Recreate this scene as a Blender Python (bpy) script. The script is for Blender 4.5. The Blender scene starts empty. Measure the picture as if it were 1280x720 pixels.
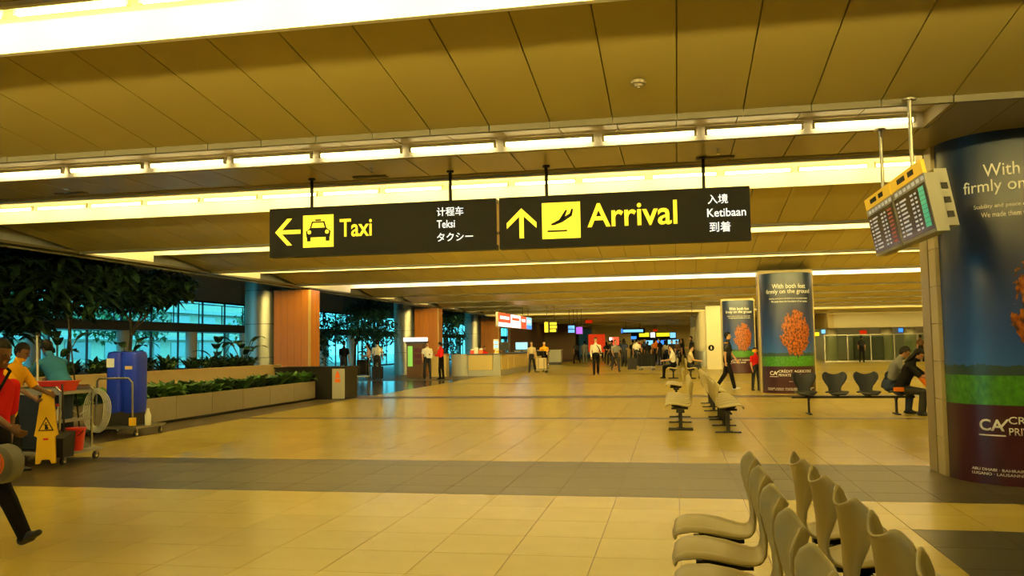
import bpy, bmesh, math, random
import numpy as np
from mathutils import Vector, Matrix
random.seed(7)
D = bpy.data
C = bpy.context.scene.collection
SC = bpy.context.scene
R = math.radians
PI = math.pi

# ------------------------------------------------------------------ camera
F_PX = 1060.0
TH = math.atan(202 / F_PX); PH = math.atan(72 / F_PX); RO = 0.0155
fh = Vector((-math.sin(TH), math.cos(TH), 0)); r0 = Vector((math.cos(TH), math.sin(TH), 0)); zz = Vector((0, 0, 1))
fw = fh * math.cos(PH) + zz * math.sin(PH); u0 = -fh * math.sin(PH) + zz * math.cos(PH)
rr = r0 * math.cos(RO) - u0 * math.sin(RO); uu = u0 * math.cos(RO) + r0 * math.sin(RO)
cd = D.cameras.new('camera'); cam = D.objects.new('camera', cd); C.objects.link(cam)
m = Matrix((rr, uu, -fw)).transposed().to_4x4(); m.translation = (0, 0, 1.5)
cam.matrix_world = m
cd.sensor_width = 36; cd.lens = F_PX / 1280 * 36; cd.clip_end = 500; cd.clip_start = 0.05
SC.camera = cam
# ------------------------------------------------------------------ world and exposure
w = D.worlds.new('world'); SC.world = w; w.use_nodes = True
bg = w.node_tree.nodes['Background']; bg.inputs[0].default_value = (0.22, 0.78, 1.0, 1); bg.inputs[1].default_value = 4.2
SC.view_settings.view_transform = 'Standard'; SC.view_settings.look = 'None'
SC.view_settings.gamma = 1; SC.view_settings.use_curve_mapping = False
SC.view_settings.exposure = 0.0
SC.cycles.caustics_reflective = False; SC.cycles.caustics_refractive = False
SC.cycles.sample_clamp_indirect = 4.0
SC.cycles.max_bounces = 8; SC.cycles.diffuse_bounces = 4; SC.cycles.glossy_bounces = 3; SC.cycles.transparent_max_bounces = 12
TUBE_L = 29.0
TUBE_COL = (1.0, 0.76, 0.21)

# ------------------------------------------------------------------ materials
M = {}
def mat(name, col, rough=0.5, metal=0.0, spec=0.5, var=0.0, vscale=8.0, emit=None, estr=0.0, bump=0.0, bscale=60.0, rnd=0.0, isl=0.0, stretch=None, coat=0.0):
    mt = D.materials.new(name); mt.use_nodes = True
    nt = mt.node_tree; N = nt.nodes; L = nt.links
    p = N['Principled BSDF']
    p.inputs['Roughness'].default_value = rough; p.inputs['Metallic'].default_value = metal
    p.inputs['Specular IOR Level'].default_value = spec
    p.inputs['Base Color'].default_value = (*col, 1)
    if coat: p.inputs['Coat Weight'].default_value = coat; p.inputs['Coat Roughness'].default_value = 0.12
    if emit:
        p.inputs['Emission Color'].default_value = (*emit, 1); p.inputs['Emission Strength'].default_value = estr
    src = None
    if var or bump:
        tc = N.new('ShaderNodeTexCoord'); mp = N.new('ShaderNodeMapping')
        if stretch: mp.inputs['Scale'].default_value = stretch
        L.new(tc.outputs['Object'], mp.inputs['Vector'])
        nz = N.new('ShaderNodeTexNoise'); nz.inputs['Scale'].default_value = vscale; nz.inputs['Detail'].default_value = 4
        L.new(mp.outputs[0], nz.inputs['Vector'])
    if var or rnd or isl:
        hs = N.new('ShaderNodeHueSaturation'); hs.inputs['Color'].default_value = (*col, 1)
        v = None
        def madd(sock, amt, prev):
            a = N.new('ShaderNodeMath'); a.operation = 'MULTIPLY_ADD'; a.inputs[1].default_value = 2 * amt
            L.new(sock, a.inputs[0])
            if prev is None: a.inputs[2].default_value = 1 - amt
            else:
                b = N.new('ShaderNodeMath'); b.operation = 'SUBTRACT'; L.new(prev, b.inputs[0]); b.inputs[1].default_value = amt
                L.new(b.outputs[0], a.inputs[2])
            return a.outputs[0]
        if var: v = madd(nz.outputs['Fac'], var, v)
        if rnd:
            oi = N.new('ShaderNodeObjectInfo'); v = madd(oi.outputs['Random'], rnd, v)
        if isl:
            g = N.new('ShaderNodeNewGeometry'); v = madd(g.outputs['Random Per Island'], isl, v)
        L.new(v, hs.inputs['Value']); L.new(hs.outputs[0], p.inputs['Base Color'])
    if bump:
        n2 = N.new('ShaderNodeTexNoise'); n2.inputs['Scale'].default_value = bscale; L.new(mp.outputs[0], n2.inputs['Vector'])
        bp = N.new('ShaderNodeBump'); bp.inputs['Strength'].default_value = bump; bp.inputs['Distance'].default_value = 0.01
        L.new(n2.outputs['Fac'], bp.inputs['Height']); L.new(bp.outputs[0], p.inputs['Normal'])
    M[name] = mt
    return mt
mat('tile_cream', (0.67, 0.53, 0.125), 0.22, spec=0.45, var=0.07, vscale=3.0, rnd=0.05)
mat('tile_cream_far', (0.67, 0.53, 0.125), 0.22, spec=0.45, var=0.07, vscale=3.0, isl=0.05)
mat('tile_dark', (0.085, 0.065, 0.038), 0.36, spec=0.45, var=0.15, vscale=5.0, rnd=0.08)
mat('tile_darker', (0.055, 0.043, 0.026), 0.34, spec=0.45, var=0.12, vscale=5.0, rnd=0.08)
mat('tile_dark_far', (0.085, 0.065, 0.038), 0.36, spec=0.45, var=0.15, vscale=5.0, isl=0.08)
mat('tile_black', (0.055, 0.050, 0.046), 0.16, spec=0.5, var=0.12, vscale=4.0, isl=0.1)
mat('grout', (0.30, 0.23, 0.13), 0.8)
mat('panel', (0.47, 0.39, 0.135), 0.42, spec=0.35, var=0.03, vscale=1.5, rnd=0.03)
mat('panel_far', (0.47, 0.39, 0.135), 0.42, spec=0.35, var=0.03, vscale=1.5, isl=0.03)
mat('slot_roof', (0.45, 0.37, 0.17), 0.5, spec=0.3)
mat('soffit', (0.45, 0.37, 0.17), 0.25, spec=0.5, var=0.03, vscale=1.5)
mat('lip', (0.13, 0.115, 0.08), 0.5)
mat('cove', (0.84, 0.80, 0.72), 0.6)
mat('dark_line', (0.17, 0.14, 0.06), 0.6)
mat('tube', (1, 1, 1), 0.4, emit=TUBE_COL, estr=TUBE_L)
mat('tube_strip', (1, 1, 1), 0.4, emit=TUBE_COL, estr=TUBE_L * 9.0)
mat('tube_slot', (1, 1, 1), 0.4, emit=(1.0, 0.80, 0.36), estr=11.0)
mat('tube_cool', (1, 1, 1), 0.4, emit=(1.0, 0.82, 0.55), estr=TUBE_L)
mat('batten', (0.8, 0.76, 0.6), 0.5)
mat('shell', (0.52, 0.44, 0.21), 0.38, spec=0.5, var=0.04, vscale=6)
mat('shell_black', (0.010, 0.012, 0.022), 0.45, spec=0.25)
mat('black_metal', (0.016, 0.015, 0.015), 0.5, spec=0.2)
mat('grey_metal', (0.32, 0.30, 0.27), 0.35, metal=0.8)
mat('steel', (0.55, 0.55, 0.53), 0.25, metal=0.9)
mat('chrome', (0.75, 0.74, 0.70), 0.15, metal=1.0)
mat('sign_black', (0.0045, 0.0042, 0.0045), 0.5, spec=0.12)
mat('sign_yellow', (0.9, 0.75, 0.05), 0.5, emit=(1.0, 0.82, 0.04), estr=0.85)
mat('sign_white', (0.9, 0.9, 0.9), 0.5, emit=(0.75, 0.85, 1.0), estr=0.9)
mat('stone', (0.27, 0.23, 0.165), 0.45, var=0.10, vscale=7, rnd=0.04)
mat('stone_cap', (0.55, 0.40, 0.19), 0.5, var=0.08)
mat('stone_black', (0.008, 0.008, 0.008), 0.4, var=0.15, spec=0.12)
mat('soil', (0.055, 0.032, 0.022), 0.9, var=0.3, vscale=12, bump=0.8, bscale=30)
mat('wood', (0.50, 0.17, 0.014), 0.4, var=0.25, vscale=3.0, stretch=(9, 9, 0.4), rnd=0.08)
mat('pale_tan', (0.62, 0.40, 0.11), 0.45, var=0.08)  # pale tan: sign joint bar, and painted light on the pier corners
mat('metal_grey', (0.34, 0.35, 0.34), 0.30, metal=0.6, var=0.05)
mat('concrete', (0.45, 0.45, 0.42), 0.7, var=0.08, vscale=3)
mat('facade_grey', (0.30, 0.31, 0.31), 0.6, var=0.05)
mat('white_wall', (0.60, 0.55, 0.42), 0.6, var=0.03)
mat('brown_wall', (0.11, 0.055, 0.025), 0.6, var=0.15)
mat('dark_frame', (0.03, 0.035, 0.04), 0.5)
mat('tan_clad', (0.50, 0.40, 0.20), 0.45, var=0.05, rnd=0.05)
mat('tan_dark', (0.33, 0.26, 0.14), 0.4, metal=0.3)
for n, c in dict(leaf_dark=(0.012, 0.030, 0.013), leaf_mid=(0.030, 0.075, 0.022), leaf_light=(0.07, 0.17, 0.035), leaf_teal=(0.020, 0.075, 0.055)).items():
    mat(n, c, 0.4, spec=0.5, isl=0.45)
mat('bark', (0.022, 0.018, 0.014), 0.9, var=0.2)
mat('skin', (0.36, 0.17, 0.085), 0.5); mat('skin_dark', (0.13, 0.055, 0.028), 0.5); mat('skin_light', (0.55, 0.32, 0.18), 0.5)
mat('hair', (0.006, 0.005, 0.004), 0.6, spec=0.08, bump=0.3, bscale=120); mat('eye', (0.01, 0.01, 0.01), 0.2); mat('lips', (0.22, 0.06, 0.04), 0.5)
for n, c in dict(black=(0.006, 0.006, 0.007), charcoal=(0.022, 0.022, 0.026), navy=(0.02, 0.028, 0.06), red=(0.62, 0.02, 0.02), yellow=(0.85, 0.42, 0.02), teal=(0.02, 0.10, 0.22),
                 white=(0.72, 0.68, 0.62), beige=(0.55, 0.45, 0.28), grey=(0.18, 0.18, 0.18), orange=(0.80, 0.22, 0.03), pink=(0.75, 0.45, 0.40), brown=(0.12, 0.06, 0.03), blue=(0.05, 0.10, 0.30), olive=(0.16, 0.15, 0.07)).items():
    mat('cloth_' + n, c, 0.9, var=0.12, vscale=10, spec=0.05)
mat('blue_plastic', (0.006, 0.022, 0.42), 0.4, var=0.04, spec=0.2)
mat('red_plastic', (0.70, 0.03, 0.02), 0.35); mat('yellow_plastic', (0.85, 0.52, 0.02), 0.4); mat('orange_plastic', (0.85, 0.16, 0.02), 0.4)
mat('white_plastic', (0.75, 0.74, 0.70), 0.4); mat('clear_hose', (0.62, 0.62, 0.58), 0.25, spec=0.6); mat('rubber', (0.03, 0.03, 0.03), 0.7); mat('grey_plastic', (0.30, 0.29, 0.27), 0.5)
mat('counter_panel', (0.62, 0.47, 0.17), 0.4, var=0.05, rnd=0.04); mat('counter_grey', (0.40, 0.39, 0.34), 0.4); mat('counter_dark', (0.06, 0.055, 0.05), 0.3)
mat('screen_black', (0.02, 0.02, 0.02), 0.18, spec=0.6)
mat('fids_text', (0.6, 0.6, 0.6), 0.5, emit=(0.7, 0.75, 0.8), estr=0.25); mat('fids_green', (0.1, 0.5, 0.3), 0.5, emit=(0.05, 0.55, 0.35), estr=0.35); mat('fids_red', (0.4, 0.1, 0.08), 0.5, emit=(0.5, 0.08, 0.05), estr=0.2)
mat('header_yellow', (0.85, 0.50, 0.02), 0.5, emit=(1, 0.6, 0.03), estr=0.3); mat('case_grey', (0.34, 0.33, 0.30), 0.4)
mat('maroon', (0.10, 0.012, 0.03), 0.5)
for n, c, s in [('lit_red', (1, 0.08, 0.03), 1.3), ('lit_white', (1, 0.85, 0.8), 2.0), ('lit_blue', (0.05, 0.30, 1.0), 1.2), ('lit_cyan', (0.25, 0.7, 1.0), 1.2), ('lit_purple', (0.30, 0.06, 0.9), 0.9), ('lit_yellow', (1, 0.85, 0.02), 1.1), ('lit_green', (0.3, 0.7, 0.1), 0.7), ('lit_warm', (1, 0.85, 0.5), 5.0), ('lit_exit', (1, 0.03, 0.0), 0.45)]:
    mat(n, tuple(x * 0.5 for x in c), 0.5, emit=c, estr=s)
def glass(name, tint, op=0.0):
    mt = D.materials.new(name); mt.use_nodes = True; nt = mt.node_tree; N = nt.nodes; N.clear()
    o = N.new('ShaderNodeOutputMaterial'); t = N.new('ShaderNodeBsdfTransparent'); t.inputs[0].default_value = (*tint, 1)
    g = N.new('ShaderNodeBsdfGlossy'); g.inputs['Roughness'].default_value = 0.03; lw = N.new('ShaderNodeLayerWeight'); lw.inputs[0].default_value = 0.5
    pw = N.new('ShaderNodeMath'); pw.operation = 'POWER'; pw.inputs[1].default_value = 4; nt.links.new(lw.outputs['Facing'], pw.inputs[0])
    fr = N.new('ShaderNodeMath'); fr.operation = 'MULTIPLY_ADD'; fr.inputs[1].default_value = 0.7; fr.inputs[2].default_value = 0.04; nt.links.new(pw.outputs[0], fr.inputs[0])
    mx = N.new('ShaderNodeMixShader'); nt.links.new(fr.outputs[0], mx.inputs[0]); nt.links.new(t.outputs[0], mx.inputs[1]); nt.links.new(g.outputs[0], mx.inputs[2])
    nt.links.new(mx.outputs[0], o.inputs[0]); M[name] = mt
glass('glass_facade', (0.62, 0.95, 0.95)); glass('glass_rail', (0.72, 0.80, 0.74))

# ------------------------------------------------------------------ helpers
class MB:
    def __init__(s): s.v = []; s.f = []
    def add(s, vs, fs):
        o = len(s.v); s.v += [tuple(p) for p in vs]; s.f += [tuple(i + o for i in f) for f in fs]; return s
    def box(s, x0, x1, y0, y1, z0, z1):
        return s.add([(x0, y0, z0), (x1, y0, z0), (x1, y1, z0), (x0, y1, z0), (x0, y0, z1), (x1, y0, z1), (x1, y1, z1), (x0, y1, z1)],
                     [(0, 3, 2, 1), (4, 5, 6, 7), (0, 1, 5, 4), (1, 2, 6, 5), (2, 3, 7, 6), (3, 0, 4, 7)])
    def hexa(s, b, t):   # 4 bottom, 4 top points, counter-clockwise from above
        return s.add(list(b) + list(t), [(0, 3, 2, 1), (4, 5, 6, 7), (0, 1, 5, 4), (1, 2, 6, 5), (2, 3, 7, 6), (3, 0, 4, 7)])
    def prism(s, pts, a, b, ax='y'):  # polygon extruded along an axis
        n = len(pts)
        def P(p, t): return (t, p[0], p[1]) if ax == 'x' else ((p[0], t, p[1]) if ax == 'y' else (p[0], p[1], t))
        return s.add([P(p, a) for p in pts] + [P(p, b) for p in pts],
                     [tuple(range(n)), tuple(range(2 * n - 1, n - 1, -1))] + [(i, i + n, (i + 1) % n + n, (i + 1) % n) for i in range(n)])
    def rings(s, rg, closed=False, caps=True):
        n = len(rg[0]); vs = [p for r in rg for p in r]; fs = []
        k = len(rg)
        for i in range(k if closed else k - 1):
            a = i * n; b = ((i + 1) % k) * n
            for j in range(n):
                fs.append((a + j, a + (j + 1) % n, b + (j + 1) % n, b + j))
        if caps and not closed:
            fs.append(tuple(range(n - 1, -1, -1))); fs.append(tuple((k - 1) * n + j for j in range(n)))
        return s.add(vs, fs)
    def tube(s, pts, r, n=8, closed=False):
        pts = [Vector(p) for p in pts]; k = len(pts); rg = []
        rad = r if isinstance(r, (list, tuple)) else [r] * k
        up = Vector((0.13, 0.31, 0.94))
        for i, p in enumerate(pts):
            a = pts[i - 1] if (i or closed) else p; b = pts[(i + 1) % k] if (i < k - 1 or closed) else p
            t = (b - a).normalized()
            x = t.cross(up)
            if x.length < 0.05: x = t.cross(Vector((1, 0, 0)))
            x.normalize(); y = t.cross(x)
            rg.append([p + (x * math.cos(q) + y * math.sin(q)) * rad[i] for q in [2 * PI * j / n for j in range(n)]])
        return s.rings(rg, closed)
    def lathe(s, prof, n=16, c=(0, 0), sx=1.0, sy=1.0):
        return s.rings([[(c[0] + r * sx * math.cos(2 * PI * j / n), c[1] + r * sy * math.sin(2 * PI * j / n), z) for j in range(n)] for r, z in prof])
    def ball(s, c, r, n=10, k=6):
        rx, ry, rz = r if isinstance(r, (list, tuple)) else (r, r, r)
        rg = []
        for i in range(k + 1):
            a = -PI / 2 + PI * (0.04 + 0.92 * i / k)
            rg.append([(c[0] + rx * math.cos(a) * math.cos(2 * PI * j / n), c[1] + ry * math.cos(a) * math.sin(2 * PI * j / n), c[2] + rz * math.sin(a)) for j in range(n)])
        return s.rings(rg)
    def mesh(s, name, m=None, smooth=False):
        me = D.meshes.new(name); me.from_pydata(s.v, [], s.f)
        bm = bmesh.new(); bm.from_mesh(me); bmesh.ops.recalc_face_normals(bm, faces=bm.faces); bm.to_mesh(me); bm.free()
        if m: me.materials.append(M[m])
        if smooth: me.shade_smooth(); me.set_sharp_from_angle(angle=R(40))
        return me
    def build(s, name, m, parent=None, loc=None, rotz=None, smooth=False, **kw):
        return obj(name, s.mesh(name, m, smooth), parent, loc, rotz, **kw)
def obj(name, me, parent=None, loc=None, rotz=None, **kw):
    o = D.objects.new(name, me); C.objects.link(o)
    if parent: o.parent = parent
    if loc: o.location = loc
    if rotz is not None: o.rotation_euler = (0, 0, rotz)
    for k, v in kw.items(): o[k] = v
    return o
def thing(name, label, cat, loc=(0, 0, 0), rotz=0, group=None):
    o = D.objects.new(name, None); C.objects.link(o); o.location = loc; o.rotation_euler = (0, 0, rotz); o.empty_display_size = 0.2
    o['label'] = label; o['category'] = cat
    if group: o['group'] = group
    return o
def tag(o, label, cat, group=None):
    o['label'] = label; o['category'] = cat
    if group: o['group'] = group
    return o
def struct(name, mb, m, smooth=False, **kw):
    return mb.build(name, m, smooth=smooth, kind='structure', **kw)
def copy_tree(o, loc=None, rotz=None, label=None, parent=None, group=None):
    c = o.copy(); C.objects.link(c); c.parent = parent
    if loc is not None: c.location = loc
    if rotz is not None: c.rotation_euler = (0, 0, rotz)
    if label: c['label'] = label
    if group: c['group'] = group
    for ch in list(o.children): copy_tree(ch, parent=c)
    return c
def text_mesh(s, h=None, w_=None, ext=0.003, align='LEFT', bold=0.0):
    cu = D.curves.new('t', 'FONT'); cu.body = s; cu.size = 1; cu.extrude = 0; cu.resolution_u = 3; cu.offset = bold
    o = D.objects.new('t', cu); C.objects.link(o); bpy.context.view_layer.update()
    dg = bpy.context.evaluated_depsgraph_get(); me = D.meshes.new_from_object(o.evaluated_get(dg))
    D.objects.remove(o); D.curves.remove(cu)
    co = np.empty(len(me.vertices) * 3); me.vertices.foreach_get('co', co); co = co.reshape(-1, 3)
    mn = co.min(0); mx = co.max(0); d = mx - mn
    sy = (h / d[1]) if h else (w_ / d[0]); sx = (w_ / d[0]) if w_ else sy
    co[:, 0] = (co[:, 0] - (mn[0] if align == 'LEFT' else (mn[0] + mx[0]) / 2)) * sx; co[:, 1] = (co[:, 1] - mn[1]) * sy; co[:, 2] = 0
    me.vertices.foreach_set('co', co.ravel())
    bm = bmesh.new(); bm.from_mesh(me)
    r = bmesh.ops.extrude_face_region(bm, geom=bm.faces[:])
    bmesh.ops.translate(bm, vec=(0, 0, ext), verts=[g for g in r['geom'] if isinstance(g, bmesh.types.BMVert)])
    bmesh.ops.recalc_face_normals(bm, faces=bm.faces); bm.to_mesh(me); bm.free(); me.update()
    return me
def wall_text(name, s, m, parent, x, y, z, h=None, w_=None, ext=0.003, bold=0.0, align='LEFT', rot=(PI / 2, 0, 0)):
    me = text_mesh(s, h, w_, ext, align, bold); me.materials.append(M[m])
    o = obj(name, me, parent, (x, y, z)); o.rotation_euler = rot; return o

# ================================================================== SETTING
def proj(p):
    v = Vector(p) - Vector((0, 0, 1.5)); d = v.dot(fw)
    if d < 0.3: return None
    return (640 + F_PX * v.dot(rr) / d, 360 - F_PX * v.dot(uu) / d)
def in_view(p, mx=40):
    q = proj(p); return q is not None and -mx < q[0] < 1280 + mx and -mx < q[1] < 720 + mx
# ---- floor
floor = struct('floor', MB().box(-24, 18, -6, 33.3, -0.2, -0.004), 'grout')
rows = []
y = 0.7 - 0.6 * 11
def addrows(y0, y1, n, kind):
    for i in range(n): rows.append((y0 + (y1 - y0) * i / n, y0 + (y1 - y0) * (i + 1) / n, kind))
addrows(-5.9, 8.5, 24, 'c'); addrows(8.5, 8.98, 1, 'k'); addrows(8.98, 10.47, 2, 'd'); addrows(10.47, 10.95, 1, 'k')
addrows(10.95, 17.2, 10, 'c'); addrows(17.2, 17.5, 1, 'd'); addrows(17.5, 23.9, 11, 'c'); addrows(23.9, 25.0, 2, 'd')
addrows(25.0, 33.0, 13, 'c'); addrows(33.0, 33.3, 1, 'd')
cols = [-9.35] + [0.6 * k for k in range(-15, 31)]
dcols = [-12.95 + 0.6 * k for k in range(0, 7)]
tiles = []
for (a, b, k) in rows:
    for x0, x1 in list(zip(cols[:-1], cols[1:])) + list(zip(dcols[:-1], dcols[1:])):
        kk = k
        if x1 <= -9.34: kk = 'b' if a > 25 else ('k' if k == 'c' else k)
        elif x0 > 1.75 and b < 7.31 and k == 'c': kk = 'k'
        tiles.append((x0, x1, a, b, kk))
vis = [t for t in tiles if in_view(((t[0] + t[1]) / 2, (t[2] + t[3]) / 2, 0))]
vis.sort(key=lambda t: (t[0] + t[1]) ** 2 / 4 * 0.3 + (t[2] + t[3]) ** 2 / 4)
near = set(vis[:300])
tm = {'c': 'tile_cream', 'k': 'tile_darker', 'd': 'tile_dark', 'b': 'tile_black'}
cache = {}
far_mb = {k: MB() for k in 'ckdb'}
for t in tiles:
    x0, x1, a, b, k = t; g = 0.0018
    if t in near:
        key = (round(x1 - x0, 2), round(b - a, 3), k)
        if key not in cache:
            W, H = (x1 - x0) / 2 - g, (b - a) / 2 - g
            cache[key] = MB().hexa([(-W, -H, -0.01), (W, -H, -0.01), (W, H, -0.01), (-W, H, -0.01)], [(-W + .001, -H + .001, 0), (W - .001, -H + .001, 0), (W - .001, H - .001, 0), (-W + .001, H - .001, 0)]).mesh('tile', tm[k])
        obj('tile', cache[key], floor, ((x0 + x1) / 2, (a + b) / 2, 0))
    elif b > -6:
        far_mb[k].box(x0 + g, x1 - g, a + g, b - g, -0.01, 0)
for k, nm in dict(c='tile_cream_far', k='tile_dark_far', d='tile_dark_far', b='tile_black').items():
    far_mb[k].build('tile_field', nm, floor, kind='stuff')
MB().box(-24, -12.96, -6, 33.3, -0.01, -0.001).build('atrium_paving', 'tile_black', floor)
ff = MB().box(-9.35, 18, 33.3, 125, -0.2, 0).build('far_paving', 'tile_cream_far', floor)
MB().box(-24, -9.35, 36.5, 125, -0.2, 0).build('far_paving', 'tile_dark_far', floor)
MB().box(-24, -9.35, 33.3, 36.5, -0.2, 0).build('far_paving', 'tile_black', floor)
for yy in (43, 51, 60): MB().box(-9.3, 14, yy, yy + 0.45, 0, 0.002).build('floor_band', 'tile_dark_far', floor)

# ---- ceiling of the hall: sawtooth bays
XL, XR = -12.6, 18.0
ceil = struct('ceiling', MB().box(-12.95, 18.3, -6.2, 125, 4.62, 4.75), 'dark_line')
teeth = [(5.75, 8.1), (13.46, 16.2), (18.9, 21.5), (24.4, 26.9), (31.9, 34.4), (37.3, 39.9), (42.7, 45.3), (48.1, 50.7), (53.5, 56.1)]
ZA, ZB = 4.00, 3.68
PW = 0.61
def px_edges(x0, x1):
    e = [x0]; k = math.ceil((x0 - 0.08 + 0.05) / PW)
    while 0.08 + k * PW < x1 - 0.05: e.append(0.08 + k * PW); k += 1
    return e + [x1]
npan = 0
pcache = {}
def panel_row(name, m, a, za, b, zb, x0, x1, parts=True, thick=0.025):
    global npan
    far = MB()
    for p, q in zip(px_edges(x0, x1)[:-1], px_edges(x0, x1)[1:]):
        W = (q - p) / 2 - 0.006; xc = (p + q) / 2
        ok = parts and npan < 295 and in_view((xc, (a + b) / 2, (za + zb) / 2), 60)
        if ok:
            key = (name, m, round(a, 2), round(W, 3))
            if key not in pcache:
                Lh = (b - a) / 2; dz = (za - zb) / 2
                pcache[key] = MB().hexa([(-W, -Lh, dz), (W, -Lh, dz), (W, Lh, -dz), (-W, Lh, -dz)], [(-W, -Lh, dz + thick), (W, -Lh, dz + thick), (W, Lh, -dz + thick), (-W, Lh, -dz + thick)]).mesh(name, m)
            obj(name, pcache[key], ceil, (xc, (a + b) / 2, (za + zb) / 2)); npan += 1
        else:
            far.hexa([(xc - W, a, za), (xc + W, a, za), (xc + W, b, zb), (xc - W, b, zb)], [(xc - W, a, za + thick), (xc + W, a, za + thick), (xc + W, b, zb + thick), (xc - W, b, zb + thick)])
    if far.v: far.build(name + '_row', 'panel_far' if m == 'panel' else m, ceil, kind='stuff')
    MB().hexa([(x0, a, za + thick + .004), (x1, a, za + thick + .004), (x1, b, zb + thick + .004), (x0, b, zb + thick + .004)], [(x0, a, za + .08), (x1, a, za + .08), (x1, b, zb + .08), (x0, b, zb + .08)]).build('panel_backing', 'dark_line', ceil)
def cove(y0, y1, z0, z1, x0, x1, zb0=3.70, m='cove'):
    mb = MB()
    mb.hexa([(x0, y0, z0), (x1, y0, z0), (x1, y1, z1), (x0, y1, z1)], [(x0, y0, z0 + .04), (x1, y0, z0 + .04), (x1, y1, z1 + .04), (x0, y1, z1 + .04)])
    mb.box(x0, x1, y0 - 0.015, y0, zb0, z0 + 0.04)
    for xe in (x0 - 0.04, x1): mb.hexa([(xe, y0, 3.66), (xe + .04, y0, 3.66), (xe + .04, y1, 3.70), (xe, y1, 3.70)], [(xe, y0, z0 + .04), (xe + .04, y0, z0 + .04), (xe + .04, y1, z1 + .04), (xe, y1, z1 + .04)])
    return mb.build('light_cove', m, ceil)
batten_me = None
def batten(loc, ln, m, label, group):
    key = (ln, m)
    global batten_me
    if batten_me is None: batten_me = {}
    if key not in batten_me:
        h = MB().box(-ln / 2, ln / 2, -0.03, 0.03, 0.022, 0.06)
        for s in (-1, 1): h.box(s * (ln / 2 - 0.012) - 0.012, s * (ln / 2 - 0.012) + 0.012, -0.022, 0.022, -0.022, 0.03)
        t = MB().tube([(-ln / 2 + 0.024, 0, 0), (ln / 2 - 0.024, 0, 0)], 0.019, 6)
        batten_me[key] = (h.mesh('light_batten', 'batten'), t.mesh('tube', m))
    o = obj('light_batten', batten_me[key][0], None, loc); tag(o, label, 'light', group)
    obj('tube', batten_me[key][1], o)
    return o
def batten_row(y, z, x0, x1, pitch, label, group, m='tube'):
    n = int((x1 - x0) / pitch); off = ((x1 - x0) - n * pitch) / 2
    for i in range(n): batten((x0 + off + pitch * (i + 0.5), y, z), round(pitch - 0.09, 3), m, label, group)
def strip(y, z, x0, x1, label, m='tube_strip', group=None, above=False):
    x0 += 0.1; x1 -= 0.1
    o = tag(MB().box(x0, x1, y - 0.03, y + 0.03, *((z + 0.022, z + 0.05) if above else (z - 0.05, z - 0.022))).build('light_strip', 'batten'), label, 'light', group)
    MB().tube([(x0 + 0.02, y, z), (x1 - 0.02, y, z)], 0.019, 6).build('tube', m, o)
def lipbar(b, x0, x1, z0=3.62, z1=3.78, m='lip', w_=0.045):
    MB().box(x0, x1, b, b + w_, z0, z1).build('lip', m, ceil)
def downstand(a, x0, x1, z0=3.86, z1=4.3):
    MB().box(x0, x1, a - 0.06, a - 0.002, z0, z1).build('downstand', 'cove', ceil)
# tooth panels
for i, (a, b) in enumerate(teeth):
    panel_row('ceiling_panel', 'panel', a, ZA, b, ZB, XL, XR, parts=i < 5)
# first lip: short segments with visible joints
e = px_edges(XL, XR)
for p, q in zip(e[:-1], e[1:]): MB().box(p + 0.004, q - 0.004, 8.1, 8.145, 3.62, 3.76).build('lip', 'lip', ceil)
for (a, b) in teeth[1:]: lipbar(b, XL, XR)
for (a, b) in teeth: downstand(a, XL, XR if a > 14 or a < 6 else 4.4)
# cove before the first tooth (above and in front of the camera)
cove(4.46, 5.69, 3.94, 4.25, XL, 6.0); MB().box(6.04, XR, 4.38, 5.75, 3.65, 3.69).build('soffit', 'soffit', ceil)
batten_row(5.45, 4.06, XL, 6.0, 1.05, 'fluorescent batten in the wide cove ahead of the nearest panel row', 'battens in the nearest cove')
strip(4.60, 3.82, XL, 6.0, 'long light strip tucked behind the edge of the nearest cove')
panel_row('soffit_panel', 'soffit', 0.9, 3.65, 4.40, 3.65, XL, XR, parts=False)
lipbar(4.40, XL, 6.0, m='cove', w_=0.04)
# slot behind the first lip
panel_row('slot_panel', 'slot_roof', 8.15, 3.74, 9.14, 3.80, -8.4, 2.55)
MB().box(-8.4, 2.55, 9.14, 9.19, 3.655, 3.85).build('light_cove', 'cove', ceil)
MB().box(-8.44, -8.4, 8.15, 9.19, 3.655, 3.85).box(2.55, 2.59, 8.15, 9.19, 3.655, 3.85).build('slot_end', 'slot_roof', ceil)
batten_row(9.07, 3.715, -8.35, 2.5, 1.085, 'fluorescent batten in the ceiling slot above the taxi and arrival signs', 'battens in the slot above the signs', 'tube_slot')
panel_row('soffit_panel', 'soffit', 9.19, 3.65, 10.40, 3.65, XL, XR)
panel_row('soffit_panel', 'soffit', 8.145, 3.65, 9.19, 3.65, 2.59, XR)
panel_row('soffit_panel', 'soffit', 8.145, 3.65, 9.19, 3.65, XL, -8.44)
MB().box(XL, 2.85, 10.2, 10.33, 3.643, 3.648).build('dark_strip', 'dark_line', ceil)  # thin dark strip under the soffit, just ahead of the cove edge
lipbar(10.40, XL, 4.4, 3.625, 3.78, 'cove', 0.03)  # pale colour stands in for the bright lit line along this lip
panel_row('soffit_panel', 'soffit', 10.40, 3.65, 13.46, 3.65, 4.45, XR)
# wide cove behind the signs
cove(10.45, 13.40, 3.90, 4.22, XL, 4.4)
batten_row(13.18, 4.07, XL, 4.35, 1.085, 'fluorescent batten in the wide cove behind the hanging signs', 'battens in the cove behind the signs')
strip(10.60, 3.82, XL, 4.35, 'long light strip tucked behind the cove edge above the hanging signs')
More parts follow.
